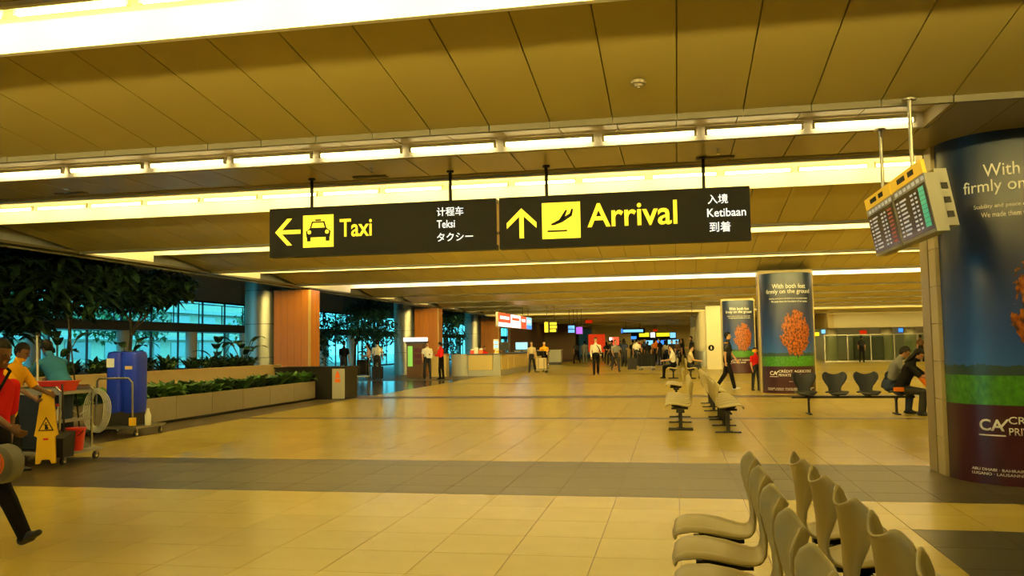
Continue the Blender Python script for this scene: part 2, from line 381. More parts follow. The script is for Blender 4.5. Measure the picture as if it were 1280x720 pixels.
# following gaps
gap_names = ['the first', 'the second', 'the third', 'the fourth', 'the fifth', 'the sixth', 'the seventh']
for i in range(1, len(teeth) - 1):
    y0 = teeth[i][1] + 0.045; y1 = teeth[i + 1][0] - 0.06
    cove(y0 + 0.02, y1, 3.94, 4.22, XL, XR)
    strip(y0 + 0.14, 3.82, XL + 0.05, XR - 0.05, 'long light strip hidden in %s ceiling gap beyond the wide cove' % gap_names[i - 1])
    if i <= 3:
        batten_row(y1 - 0.22, 4.02, XL, XR, 1.22, 'fluorescent batten in %s ceiling gap beyond the wide cove' % gap_names[i - 1], 'battens in %s gap' % gap_names[i - 1], 'tube_cool' if i == 3 else 'tube')
# left border and fascia towards the atrium
MB().box(-12.9, XL - 0.001, -6, 125, 3.63, 3.68).build('edge_soffit', 'lip', ceil)
struct('trim_1', MB().box(-12.95, -12.9, -6.2, 125, 3.60, 8.2), 'facade_grey')
# ceiling behind the camera and far along the hall
panel_row('soffit_panel', 'soffit', -6.2, 3.65, 0.6, 3.65, XL, XR, parts=False)
cove(0.62, 0.88, 3.8, 3.8, XL, XR); strip(0.75, 3.74, XL, XR, 'added unseen light strip in the ceiling slot overhead', 'tube', above=True)  # unseen slot and strip, added to light the foreground
yy = 56.15
for i, ny in enumerate((62.5, 69, 76, 84, 93, 103, 114, 124.9)):
    MB().box(-12.6, XR, yy + 0.5, ny, 3.52, 3.58).build('far_soffit', 'panel_far', ceil)
    MB().box(-12.6, XR, ny - 0.06, ny, 3.42, 3.52).build('downstand', 'cove', ceil)
    cove(yy + 0.02, yy + 0.48, 3.80, 3.80, XL, XR, 3.55)
    if i < 7: strip(yy + 0.2, 3.66, XL + .05, XR - .05, 'light line across the flat far ceiling past the panelled bays', 'tube', 'light lines in the far ceiling', True)
    yy = ny
# walls that close the hall
struct('wall_back', MB().box(-24.5, 18.3, -6.4, -6.2, -0.2, 8.2), 'white_wall')
struct('wall_right', MB().box(18, 18.3, -6.2, 125, -0.2, 4.7), 'white_wall')
struct('wall_far', MB().box(-24.5, 18.3, 125, 125.3, -0.2, 8.2), 'white_wall')
# ---- atrium on the left with its glazed front
FX = -24.0
struct('ceiling_atrium', MB().box(-24.5, -12.95, -6.4, 125.3, 8.1, 8.3), 'facade_grey')
wl = struct('wall_left', MB().box(FX - 0.3, FX, -6.2, 125, 4.05, 8.2), 'facade_grey')
for k in range(26):
    y0 = -6 + 5 * k
    MB().box(FX, FX + 0.05, y0 + 0.02, y0 + 4.98, 4.1, 5.9).build('cladding_panel', 'facade_grey' if k % 3 else 'concrete', wl)
MB().box(FX - 0.3, FX + 0.9, -6.2, 125, 2.42, 2.80).build('balcony_slab', 'dark_frame', wl)
w1 = struct('window_1', MB().box(FX - 0.06, FX, -6.2, 125, 2.80, 2.88).box(FX - 0.06, FX, -6.2, 125, 3.98, 4.06), 'dark_frame')
w2 = struct('window_2', MB().box(FX - 0.06, FX, -6.2, 125, 0.0, 0.12), 'dark_frame')
pu = MB().box(-0.012, 0.0, 0.03, 2.17, 2.88, 3.98).mesh('pane', 'glass_facade'); pl = MB().box(-0.012, 0, 0.03, 2.17, 0.12, 2.42).mesh('pane', 'glass_facade')
mu = MB().box(-0.06, 0.02, -0.03, 0.03, 2.88, 3.98).mesh('mullion', 'dark_frame'); ml = MB().box(-0.06, 0.02, -0.03, 0.03, 0.12, 2.42).mesh('mullion', 'dark_frame')
for k in range(59):
    y0 = -6 + 2.2 * k
    obj('pane', pu, w1, (FX - 0.03, y0, 0)); obj('mullion', mu, w1, (FX - 0.01, y0, 0))
    obj('pane', pl, w2, (FX - 0.03, y0, 0)); obj('mullion', ml, w2, (FX - 0.01, y0, 0))
for k in range(24):
    tag(MB().lathe([(0.28, 0), (0.28, 2.42)], 14).build('facade_post', 'concrete', loc=(FX + 0.45, -4 + 5.3 * k, 0), smooth=True), 'grey concrete post under the balcony along the glazed front', 'post', 'posts along the glazed front')
rl = thing('balcony_railing', 'thin dark metal railing along the balcony before the glass', 'railing', (FX + 0.85, 20, 2.8))
MB().tube([(0, -25, 1.0), (0, 60, 1.0)], 0.025, 6).build('handrail', 'dark_frame', rl)
MB().tube([(0, -25, 0.45), (0, 60, 0.45)], 0.012, 6).build('mid_rail', 'dark_frame', rl)
po = MB().box(-0.02, 0.02, -0.02, 0.02, 0, 1.0).mesh('post', 'dark_frame')
for k in range(40): obj('post', po, rl, (0, -25 + 2.17 * k, 0))
# ---- outdoors beyond the glass
struct('ground', MB().box(-140, -24.3, -60, 190, -0.3, -0.05), 'concrete')
fb = thing('facing_building', 'pale terminal building across the road beyond the glass', 'building', (-62, 60, -0.05))
MB().box(-8, 0, -60, 70, 0, 12).build('wall', 'white_wall', fb)
for k in range(3): MB().box(0, 1.4, -60, 70, 2.9 + 3.4 * k, 3.3 + 3.4 * k).build('ledge', 'concrete', fb)
for k in range(20):
    for j in range(3): MB().box(0, 0.08, -58 + 6.3 * k, -54 + 6.3 * k, 0.8 + 3.4 * j, 2.6 + 3.4 * j).build('window', 'metal_grey', fb)
cn = thing('road_canopy', 'low flat white canopy over the pick-up road outdoors', 'canopy', (-36, 45, -0.05))
MB().box(-4, 4, -35, 45, 3.0, 3.25).build('roof', 'white_wall', cn)
for k in range(9): MB().lathe([(0.15, 0), (0.15, 3.0)], 10).build('post', 'concrete', cn, (2.5, -33 + 9.5 * k, 0))

# ================================================================== PIERS, COLUMNS, POSTERS
def pier(y0, d, label):
    t = thing('wood_clad_pier', label, 'column', (-13.30 if y0 < 55 else -13.36, y0, 0), 0, 'wood clad piers')
    MB().box(-0.62, 0.62, 0.03, 0.98, 0, 3.595).build('core', 'brown_wall', t)
    k = 5; W = 1.3 / k
    bd = MB().box(0.004, W - 0.004, -0.03, 0.03, 0, 3.595).mesh('board', 'wood')
    for i in range(k): obj('board', bd, t, (-0.65 + W * i, 0, 0))
    for i in range(3): MB().box(0.62, 0.66, 0.04 + 0.3 * i, 0.33 + 0.3 * i, 0, 3.595).build('board', 'wood', t)
    MB().box(0.655, 0.72, -0.04, 0.06, 0, 3.595).build('lit_corner_strip', 'pale_tan', t)  # tan strip paints in the strongly lit corner of the pier
    MB().lathe([(0.66, 0), (0.66, 8.0)], 28, (-1.35, 0.6)).build('metal_drum', 'metal_grey', t, smooth=True)
    for z in (1.2, 2.4, 3.6): MB().lathe([(0.664, z), (0.668, z + 0.01), (0.664, z + 0.02)], 28, (-1.35, 0.6)).build('drum_joint', 'dark_frame', t, smooth=True)
pier(28.0, 0, 'wood clad pier with steel drum rising behind the black planter end')
pier(44.6, 0, 'wood clad pier with steel drum behind the lit kiosk')
pier(61.0, 0, 'wood clad pier with steel drum behind the long service counter')
pier(77.5, 0, 'wood clad pier with steel drum beyond the lit counter signs')
pier(94.0, 0, 'wood clad pier with steel drum far beyond the pale second counter')

def poster_mat():
    mt = D.materials.new('poster'); mt.use_nodes = True; nt = mt.node_tree; N = nt.nodes; L = nt.links; p = N['Principled BSDF']
    p.inputs['Roughness'].default_value = 0.30; p.inputs['Specular IOR Level'].default_value = 0.4
    uv = N.new('ShaderNodeUVMap'); sp = N.new('ShaderNodeSeparateXYZ'); L.new(uv.outputs[0], sp.inputs[0])
    def ramp(sock, stops):
        r = N.new('ShaderNodeValToRGB'); e = r.color_ramp.elements
        while len(e) < len(stops): e.new(0.5)
        for q, (po_, c) in zip(e, stops): q.position = po_; q.color = (*c, 1)
        L.new(sock, r.inputs[0]); return r.outputs[0]
    def mth(op, a, b=None, c=None):
        n = N.new('ShaderNodeMath'); n.operation = op
        for i, q in enumerate((a, b, c)):
            if q is None: continue
            if isinstance(q, (int, float)): n.inputs[i].default_value = q
            else: L.new(q, n.inputs[i])
        return n.outputs[0]
    def mix(f, a, b):
        n = N.new('ShaderNodeMix'); n.data_type = 'RGBA'
        for s, q in ((n.inputs[0], f), (n.inputs[6], a), (n.inputs[7], b)):
            if isinstance(q, tuple): s.default_value = (*q, 1)
            else: L.new(q, s)
        return n.outputs[2]
    U, V = sp.outputs[0], sp.outputs[1]
    nz = N.new('ShaderNodeTexNoise'); nz.inputs['Scale'].default_value = 4; nz.inputs['Detail'].default_value = 6; L.new(uv.outputs[0], nz.inputs['Vector'])
    n2 = N.new('ShaderNodeTexNoise'); n2.inputs['Scale'].default_value = 28; n2.inputs['Detail'].default_value = 6; L.new(uv.outputs[0], n2.inputs['Vector'])
    n3 = N.new('ShaderNodeTexNoise'); n3.inputs['Scale'].default_value = 45; n3.inputs['Detail'].default_value = 4; L.new(uv.outputs[0], n3.inputs['Vector'])
    v2 = mth('MULTIPLY_ADD', nz.outputs['Fac'], 0.16, mth('SUBTRACT', V, 0.08))
    sky = ramp(v2, [(0.30, (0.020, 0.085, 0.36)), (0.42, (0.010, 0.042, 0.22)), (0.62, (0.006, 0.016, 0.085)), (0.80, (0.007, 0.011, 0.035)), (0.99, (0.012, 0.03, 0.09))])
    hz = mth('LESS_THAN', mth('ADD', V, mth('MULTIPLY', n2.outputs['Fac'], -0.03)), 0.318); col = mix(hz, sky, (0.018, 0.040, 0.045))
    gr = ramp(n3.outputs['Fac'], [(0.3, (0.025, 0.12, 0.008)), (0.7, (0.06, 0.24, 0.015))])
    col = mix(mth('LESS_THAN', V, 0.305), col, gr)
    # tree: trunk, then a ragged crown
    tr = mth('MULTIPLY', mth('LESS_THAN', mth('ABSOLUTE', mth('SUBTRACT', U, 0.585)), 0.008), mth('MULTIPLY', mth('LESS_THAN', V, 0.40), mth('GREATER_THAN', V, 0.29)))
    col = mix(tr, col, (0.02, 0.012, 0.01))
    du = mth('DIVIDE', mth('SUBTRACT', U, 0.575), mth('MULTIPLY_ADD', V, -0.14, 0.262)); dv = mth('DIVIDE', mth('SUBTRACT', V, 0.505), 0.185)
    d2 = mth('ADD', mth('MULTIPLY', du, du), mth('MULTIPLY', dv, dv))
    n4 = N.new('ShaderNodeTexNoise'); n4.inputs['Scale'].default_value = 11; n4.inputs['Detail'].default_value = 3; L.new(uv.outputs[0], n4.inputs['Vector'])
    rag = mth('ADD', mth('ADD', d2, mth('MULTIPLY_ADD', n2.outputs['Fac'], 1.4, -0.7)), mth('MULTIPLY_ADD', n4.outputs['Fac'], 1.3, -0.65))
    crown = mth('LESS_THAN', rag, 0.92)
    fol = ramp(n3.outputs['Fac'], [(0.38, (0.03, 0.008, 0.003)), (0.48, (0.22, 0.045, 0.004)), (0.66, (0.44, 0.125, 0.008))])
    col = mix(crown, col, fol)
    col = mix(mth('LESS_THAN', V, 0.222), col, (0.032, 0.004, 0.011))
    L.new(col, p.inputs['Base Color']); M['poster'] = mt
poster_mat()
def column(cx, cy, H, label, detail):
    t = thing('poster_column', label, 'column', (cx, cy, 0), 0, 'poster columns')
    n = 40; rx, ry = 0.75, 0.70; vs = []; fs = []; uvs = []
    for i in range(n + 1):
        a = -PI / 2 + PI * i / n
        for z in (0.0, H): vs.append((rx * math.sin(a), -ry * math.cos(a), z))
        for z in (0.0, H): vs.append(((rx - 0.02) * math.sin(a), -(ry - 0.02) * math.cos(a), z))
    for i in range(n):
        q = 4 * i; r = q + 4
        fs += [(q, r, r + 1, q + 1), (q + 2, q + 3, r + 3, r + 2), (q + 1, r + 1, r + 3, q + 3), (q, q + 2, r + 2, r)]
    fs += [(0, 1, 3, 2), (4 * n, 4 * n + 2, 4 * n + 3, 4 * n + 1)]
    me = D.meshes.new('poster'); me.from_pydata(vs, [], fs); me.materials.append(M['poster'])
    uvl = me.uv_layers.new(name='UVMap')
    for lp in me.loops:
        vi = lp.vertex_index; uvl.data[lp.index].uv = ((vi // 4) / n, (vi % 2) * 1.0)
    me.shade_smooth(); me.set_sharp_from_angle(angle=R(40))
    ps = obj('poster', me, t)
    # clad core behind the poster: blocks next to the poster, smooth channel behind them
    MB().box(-0.74, 0.74, 0.0, 0.60, 0, H + 0.12).build('core', 'tan_dark', t)
    for s in (-1, 1):
        x0, x1 = sorted((s * 0.74, s * 0.79))
        nb = 9; hb = (H + 0.1) / nb
        for i in range(nb): MB().box(x0, x1, 0.01, 0.26, hb * i + 0.004, hb * (i + 1) - 0.004).build('cladding_block', 'tan_clad', t)
        MB().box(x0, x1 - 0.015 if s > 0 else x1, 0.30, 0.60, 0, H + 0.12).build('metal_channel', 'tan_dark', t)
    def drape(s, z, h, w_=None, u=0.0, m='sign_white', align='C', bold=0.0):
        me = text_mesh(s, h, w_, 0.004, align, bold)
        bm = bmesh.new(); bm.from_mesh(me)
        bmesh.ops.subdivide_edges(bm, edges=[e for e in bm.edges if e.calc_length() > 0.08], cuts=2)
        for v in bm.verts:
            a = (v.co.x + u) / 0.74; k = 1 + (0.003 + v.co.z) / 0.72
            v.co = Vector((rx * k * math.sin(a), -ry * k * math.cos(a), z + v.co.y))
        bmesh.ops.recalc_face_normals(bm, faces=bm.faces); bm.to_mesh(me); bm.free(); me.materials.append(M[m])
        obj('lettering', me, ps)
    drape('With both feet', H * 0.868, 0.135, 0.98, 0.02, 'print_white'); drape('firmly on the ground', H * 0.815, 0.165, 1.36, 0.0, 'print_white')
    drape('Stability and peace of mind in an uncertain world.', H * 0.775, 0.055, 1.16, 0.0, 'print_white'); drape('We made them the foundation of our success.', H * 0.752, 0.055, 1.08, 0.03, 'print_white')
    drape('CRÉDIT AGRICOLE', H * 0.171, 0.095, 0.98, 0.13, 'print_white', bold=0.012); drape('PRIVATE BANK', H * 0.140, 0.075, 0.62, -0.05, 'print_white', bold=0.008)
    drape('CA', H * 0.150, 0.12, 0.24, -0.52, 'print_white', bold=0.02); drape('—', H * 0.136, 0.014, 0.26, -0.52, 'print_white')
    drape('/', H * 0.160, 0.09, 0.10, -0.40, 'print_white')
    if detail:
        drape('www.ca-privatebank.com', H * 0.092, 0.042, 0.52, 0.18, 'print_white')
        drape('ABU DHABI · BAHRAIN · BUENOS AIRES · GENEVA · HONG KONG', H * 0.038, 0.028, 1.5, 0.0, 'print_white'); drape('LUGANO · LAUSANNE · LUXEMBOURG · MIAMI · SINGAPORE', H * 0.026, 0.028, 1.4, -0.05, 'print_white')
    return t
mat('print_white', (0.80, 0.80, 0.80), 0.5)
column(3.66, 10.10, 3.66, 'rounded column with autumn tree poster under the hanging flight monitors', True)
column(3.28, 26.3, 3.50, 'rounded column with autumn tree poster behind the black bench', True)
column(3.06, 42.7, 3.50, 'rounded column with autumn tree poster behind the man in dark uniform', False)

# ================================================================== HANGING SIGNS
SY = 9.9
def sign(x0, x1, label):
    t = thing('hanging_sign', label, 'sign', ((x0 + x1) / 2, SY, 2.655))
    w2_ = (x1 - x0) / 2
    MB().box(-w2_, w2_, 0, 0.14, 0, 0.62).build('sign_box', 'sign_black', t)
    return t, w2_
def arrow(t, cx, cz, s, ang):
    # shaft and chevron head, pointing up before rotation
    pts1 = [(-0.075, -0.5), (0.075, -0.5), (0.075, 0.30), (-0.075, 0.30)]
    ch = [(0, 0.5), (0.5, 0.02), (0.5, -0.17), (0, 0.30), (-0.5, -0.17), (-0.5, 0.02)]
    ca, sa = math.cos(ang), math.sin(ang)
    mb = MB()
    for pts in (pts1, ch): mb.prism([(cx + s * (p[0] * ca - p[1] * sa), cz + s * (p[0] * sa + p[1] * ca)) for p in pts], -0.004, 0.0)
    mb.build('arrow', 'sign_yellow', t)
t1, W1 = sign(-5.0, -2.07, 'black hanging sign reading Taxi with a left arrow')
t2, W2 = sign(-2.03, 0.885, 'black hanging sign reading Arrival with an up arrow')
PXM = 2 * W1 / 283.0     # metres per photo pixel on the sign face
def sx(px, x0=337.0): return -W1 + (px - x0) * PXM
arrow(t1, sx(361), 0.315, 0.34, PI / 2)
pg = MB().box(sx(381), sx(420), -0.004, 0, 0.11, 0.515).build('pictogram', 'sign_yellow', t1)
cxp, czp = sx(400.5), 0.31
body = MB()
body.prism([(cxp - .155, czp - .075), (cxp + .155, czp - .075), (cxp + .165, czp + .0), (cxp + .11, czp + .04), (cxp + .085, czp + .125), (cxp - .085, czp + .125), (cxp - .11, czp + .04), (cxp - .165, czp + .0)], -0.007, -0.004)
for s in (-1, 1): body.box(cxp + s * 0.125 - 0.025, cxp + s * 0.125 + 0.025, -0.007, -0.004, czp - 0.125, czp - 0.07)
body.box(cxp - 0.04, cxp + 0.04, -0.007, -0.004, czp + 0.13, czp + 0.15); body.build('taxi_shape', 'sign_black', pg)
wn = MB().prism([(cxp - .088, czp + .045), (cxp + .088, czp + .045), (cxp + .068, czp + .105), (cxp - .068, czp + .105)], -0.0095, -0.007)
for s in (-1, 1): wn.prism([(cxp + s * 0.118 + 0.026 * math.cos(q), czp - 0.01 + 0.026 * math.sin(q)) for q in [k * PI / 5 for k in range(10)]], -0.0095, -0.007)
wn.build('taxi_windscreen', 'sign_yellow', pg)
wall_text('lettering', 'Taxi', 'sign_yellow', t1, sx(428), -0.001, 0.225, 0.225, 0.42, bold=0.015)
wall_text('lettering', '计程车', 'sign_white', t1, sx(549), -0.001, 0.43, None, 0.335, bold=0.008)
wall_text('lettering', 'Teksi', 'sign_white', t1, sx(549), -0.001, 0.285, 0.095, 0.225, bold=0.008)
wall_text('lettering', 'タクシー', 'sign_white', t1, sx(549), -0.001, 0.12, None, 0.45, bold=0.008)
arrow(t2, sx(652, 625), 0.30, 0.36, 0)
pg = MB().box(sx(676, 625), sx(720, 625), -0.004, 0, 0.10, 0.53).build('pictogram', 'sign_yellow', t2)
cxp, czp = sx(698, 625), 0.315
pl_ = MB()
pl_.prism([(cxp - .125, czp - .055), (cxp - .115, czp - .035), (cxp - .02, czp + .01), (cxp + .10, czp + .075), (cxp + .135, czp + .08), (cxp + .13, czp + .05), (cxp + .02, czp - .02), (cxp - .08, czp - .055)], -0.007, -0.004)
pl_.prism([(cxp - .03, czp + .0), (cxp + .055, czp + .125), (cxp + .075, czp + .12), (cxp + .035, czp + .015)], -0.007, -0.004)
pl_.prism([(cxp + .10, czp + .07), (cxp + .125, czp + .135), (cxp + .145, czp + .13), (cxp + .135, czp + .07)], -0.007, -0.004)
pl_.box(cxp - 0.165, cxp + 0.07, -0.007, -0.004, czp - 0.135, czp - 0.115); pl_.build('plane_shape', 'sign_black', pg)
wall_text('lettering', 'Arrival', 'sign_yellow', t2, sx(728, 625), -0.001, 0.215, 0.285, 1.04, bold=0.015)
wall_text('lettering', '入境', 'sign_white', t2, sx(862, 625), -0.001, 0.43, None, 0.225, bold=0.008)
wall_text('lettering', 'Ketibaan', 'sign_white', t2, sx(861, 625), -0.001, 0.28, 0.095, 0.43, bold=0.008)
wall_text('lettering', '到着', 'sign_white', t2, sx(863, 625), -0.001, 0.105, None, 0.235, bold=0.008)
for t, xs in ((t1, (-4.46, -2.65)), (t2, (-1.46, 0.38))):
    for x in xs:
        rd = MB().tube([(x - t.location.x, 0.07, 0.62), (x - t.location.x, 0.07, 0.995)], 0.02, 8).build('hanger_rod', 'black_metal', t)
        MB().lathe([(0.045, 0.975), (0.045, 0.995)], 10, (x - t.location.x, 0.07)).build('ceiling_plate', 'black_metal', rd)
MB().box(W1, W1 + 0.04, 0.04, 0.10, 0.06, 0.56).build('joint_bar', 'pale_tan', t1)
MB().ball((W1 + 0.02, 0.03, 0.2), 0.018).build('bolt', 'chrome', t1, smooth=True)

# ---- flight information monitors
def fids(y0, y1, face, label, right=False):
    # a screen in a thin tilted case, facing -X (face=-1) or +X (face=1)
    t = thing('flight_monitor', label, 'monitor', (2.15 if face < 0 else 2.33, (y0 + y1) / 2, 2.39), 0, 'hanging flight monitors')
    L_ = (y1 - y0) / 2; H = 0.49; tl = 0.085
    def q(yv, zv, d): return (face * (d + tl * zv / H), yv, zv)      # d: depth towards the viewer side
    def slab(y_0, y_1, z0, z1, d0, d1):
        y_0, y_1 = min(y_0, y_1), max(y_0, y_1)
        P = [q(y_0, z0, d0), q(y_1, z0, d0), q(y_1, z0, d1), q(y_0, z0, d1)]; T_ = [q(y_0, z1, d0), q(y_1, z1, d0), q(y_1, z1, d1), q(y_0, z1, d1)]
        return MB().hexa(P, T_)
    slab(-L_, L_, 0, H, -0.10, 0.0).build('case', 'case_grey', t); rh = slab(-L_ + .06, L_ - .06, .05, H + .04, -0.20, -0.10).build('rear_housing', 'case_grey', t)
    for k in range(3): slab(-L_ + .052, -L_ + .06, .12 + .12 * k, .17 + .12 * k, -0.18, -0.13).build('vent', 'black_metal', rh)
    hd = slab(-L_ + 0.01, L_ - 0.01, H + .005, H + .115, -0.03, 0.0).build('header', 'header_yellow', t)
    f = -face if face > 0 else 1                                       # reading direction: from +Y to -Y on the -X side
    for a, b in ((0.28, 0.02), (-0.08, -0.26)): slab(f * a, f * b, H + .04, H + .085, 0.0, 0.002).build('header_print', 'sign_black', hd)
    sc = slab(-L_ + 0.03, L_ - 0.03, 0.03, 0.42, 0.0, 0.004).build('screen', 'screen_black', t)
    rnd = random.Random(3 + int(y0 * 10))
    for r in range(9):
        z = 0.06 + 0.038 * r
        for a, b in ((0.45, 0.38), (0.33, 0.10 + 0.08 * rnd.random()), (-0.02, -0.10), (-0.15, -0.21)):
            slab(f * a, f * b, z, z + 0.017, 0.004, 0.006).build('screen_text', 'fids_text', sc)
        slab(f * -0.29, f * -0.44, z, z + (0.034 if right else 0.019), 0.004, 0.006).build('status_text', 'fids_green' if right else 'fids_red', sc)
    for k in range(7): slab(f * (.42 - .14 * k), f * (.34 - .14 * k), 0.44, 0.47, 0.0, 0.005).build('column_title', 'fids_text', t)
    for k in (-0.25, 0.25): slab(k - .06, k + .06, .15, .35, -0.13, -0.10).build('bracket', 'black_metal', t)
    MB().tube([(face * .03, 0, H), (face * .03, 0, 1.25)], 0.018, 8).build('hanger_rod', 'grey_metal', t)
    MB().lathe([(0.06, 1.243), (0.06, 1.258)], 12, (face * .03, 0)).build('ceiling_plate', 'grey_metal', t)
    return t
fids(8.56, 9.62, -1, 'flight monitor with yellow header and red status column')
fids(7.48, 8.52, -1, 'flight monitor with yellow header and green status column beside the poster column', True)

# ---- ceiling details
sd = thing('smoke_detector', 'small round smoke detector on the nearest ceiling panels', 'detector', (-0.25, 7.31, 3.775))
MB().lathe([(0.0, -0.055), (0.035, -0.052), (0.045, -0.03), (0.065, -0.026), (0.065, 0.0)], 16).build('housing', 'stone', sd, smooth=True); MB().lathe([(0.016, -0.062), (0.016, -0.05)], 10).build('sensor', 'grey_plastic', sd)
for x, yv, lb in ((0.53, 9.6, 'above the end of the Arrival sign'), (-3.51, 9.56, 'above the Taxi sign'), (-7.81, 9.75, 'near the end of the light slot above the planter')):
    s_ = thing('sprinkler', 'tiny chrome ceiling sprinkler ' + lb, 'sprinkler', (x, yv, 3.65))
    MB().lathe([(0.03, -0.006), (0.03, 0)], 10).build('rosette', 'chrome', s_); MB().lathe([(0.008, -0.05), (0.008, -0.006)], 8).lathe([(0.022, -0.056), (0.022, -0.05)], 10).build('head', 'chrome', s_)
for x, lb in ((-3.7, 'above the Taxi sign'), (-7.95, 'near the left end of the light slot'), (0.52, 'above the Arrival sign')):
    g_ = thing('ceiling_grille', 'thin dark ceiling grille ' + lb, 'grille', (x, 10.02, 3.648))
    MB().box(-0.22, 0.22, -0.05, 0.05, -0.012, 0).build('frame', 'lip', g_)
    for k in range(4): MB().box(-0.21, 0.21, -0.042 + 0.022 * k, -0.03 + 0.022 * k, -0.016, -0.012).build('slat', 'dark_line', g_)

# ================================================================== SEATING
def shell_mesh(name, m):
    # centre line: (forward, height), half width, edge lift (forward on the back, up on the seat)
    P = [(0.262, 0.400, 0.120, -.004), (0.262, 0.435, 0.165, -.010), (0.240, 0.468, 0.195, -.016), (0.15, 0.488, 0.215, -.018), (0.05, 0.474, 0.220, -.010), (-0.06, 0.444, 0.210, 0.0), (-0.125, 0.432, 0.180, 0.004),
         (-0.160, 0.442, 0.150, 0.004), (-0.178, 0.475, 0.125, 0.004), (-0.188, 0.53, 0.128, 0.012), (-0.196, 0.60, 0.170, 0.030), (-0.205, 0.68, 0.222, 0.058), (-0.213, 0.745, 0.243, 0.074), (-0.220, 0.795, 0.236, 0.072), (-0.226, 0.830, 0.205, 0.058), (-0.229, 0.848, 0.165, 0.040)]
    n = 9; rg = []; k = len(P)
    ctr = [Vector((p[0], 0, p[1])) for p in P]
    up = []; 
    for i in range(k):
        tdir = (ctr[min(i + 1, k - 1)] - ctr[max(i - 1, 0)]).normalized(); up.append(Vector((-tdir.z, 0, tdir.x)) * -1)
    verts = []; faces = []
    for side in (0, 1):
        for i, p in enumerate(P):
            nrm = up[i]
            for j in range(n):
                s = -1 + 2 * j / (n - 1)
                v = ctr[i] + Vector((0, s * p[2], 0)) + nrm * (p[3] * abs(s) ** 2.0) - nrm * (0.011 * side) - Vector((0, 0, max(0, i - 12) / 3 * 0.045 * (1 - s * s)))
                verts.append(v)
    o = k * n
    for i in range(k - 1):
        for j in range(n - 1):
            a = i * n + j
            faces += [(a, a + 1, a + n + 1, a + n), (o + a, o + a + n, o + a + n + 1, o + a + 1)]
    bd = [j for j in range(n)] + [i * n + n - 1 for i in range(1, k)] + [(k - 1) * n + j for j in range(n - 2, -1, -1)] + [i * n for i in range(k - 2, 0, -1)]
    for a, b in zip(bd, bd[1:] + bd[:1]): faces.append((a, b, o + b, o + a))
    me = D.meshes.new(name); me.from_pydata(verts, [], faces)
    bm = bmesh.new(); bm.from_mesh(me); bmesh.ops.recalc_face_normals(bm, faces=bm.faces)
    bmesh.ops.subdivide_edges(bm, edges=bm.edges[:], cuts=1, use_grid_fill=True, smooth=0.9)
    bm.to_mesh(me); bm.free(); me.materials.append(M[m]); me.shade_smooth(); me.set_sharp_from_angle(angle=R(50))
    return me
SHELL = shell_mesh('seat_shell', 'shell'); SHELLB = shell_mesh('seat_shell', 'shell_black')
BRK = MB().box(-0.13, 0.15, -0.03, 0.03, 0.365, 0.40).box(-0.11, -0.05, -0.07, 0.07, 0.39, 0.428).hexa([(-.02, -.05, .39), (.10, -.05, .39), (.10, .05, .39), (-.02, .05, .39)], [(-.02, -.07, .45), (.16, -.07, .468), (.16, .07, .468), (-.02, .07, .45)]).mesh('seat_bracket', 'black_metal')
FOOT = MB().box(-0.21, 0.21, -0.035, 0.035, 0, 0.022).box(-0.07, 0.07, -0.035, 0.035, 0.02, 0.03).mesh('foot', 'black_metal')
POST = MB().box(-0.03, 0.03, -0.02, 0.02, 0.02, 0.33).box(-0.07, 0.07, -0.022, 0.022, 0.30, 0.335).mesh('leg', 'black_metal')
def bench(loc, rotz, n, pitch, label, shell=None, legs=None, group=None):
    # local +x is where the sitters look; seats run along local y from 0
    t = thing('beam_bench', label, 'bench', loc, rotz, group)
    MB().box(-0.035, 0.035, -0.27, (n - 1) * pitch + 0.27, 0.325, 0.368).build('beam', 'black_metal', t)
    for i in range(n):
        s = obj('seat_shell', shell or SHELL, t, (0, i * pitch, 0)); obj('seat_bracket', BRK, s)
    for yl in legs or [0.5 * pitch, (n - 1.5) * pitch]:
        l_ = obj('leg', POST, t, (0, yl, 0)); obj('foot', FOOT, l_)
    return t
# foreground pair, back to back (sitters of one look to -X, of the other to +X)
def row_left(x, yfar, n, pitch, label, legs=None):  # faces -X: rotate by pi, local y runs towards -Y
    return bench((x, yfar, 0), PI, n, pitch, label, None, legs, 'tan beam benches')
def row_right(x, ynear, n, pitch, label, legs=None, turn=0.0):
    return bench((x, ynear, 0), turn, n, pitch, label, None, legs, 'tan beam benches')
row_left(0.225, 5.06, 5, 0.585, 'tan shell seat bench back to back in the foreground, facing the planter')
row_right(0.925, 2.70, 5, 0.60, 'tan shell seat bench back to back in the foreground, facing the poster column', None, R(1.5))
row_left(0.06, 17.95, 6, 0.60, 'tan shell seat bench facing the planter, behind the foreground pair', [0.3, 1.5, 2.7, 3.0 - 0.05 + 0.0])
row_right(0.83, 14.62, 6, 0.60, 'tan shell seat bench facing the black bench, behind the foreground pair', [0.0, 1.2, 2.4, 3.0])
row_left(0.0, 23.2, 3, 0.60, 'short tan shell seat bench facing the planter beside the dark floor band', [0.3, 0.9])
row_right(0.80, 18.9, 6, 0.60, 'tan shell seat bench facing the second poster column, last of its row', [0.3, 1.5, 2.7])
row_left(-0.1, 37.6, 3, 0.60, 'tan shell seat bench with a seated man in a white shirt', [0.3, 0.9])
row_right(0.62, 36.0, 3, 0.60, 'tan shell seat bench with a seated person in a yellow top', [0.3, 0.9])
bench((2.7, 46.5, 0), -PI / 2, 2, 0.6, 'tan shell seat bench by the white wall', None, [0.3], 'tan beam benches')
bb = bench((2.61, 18.4, 0), -PI / 2, 4, 0.61, 'black shell seat bench of four seats before the poster column', SHELLB, [0.06, 1.75])

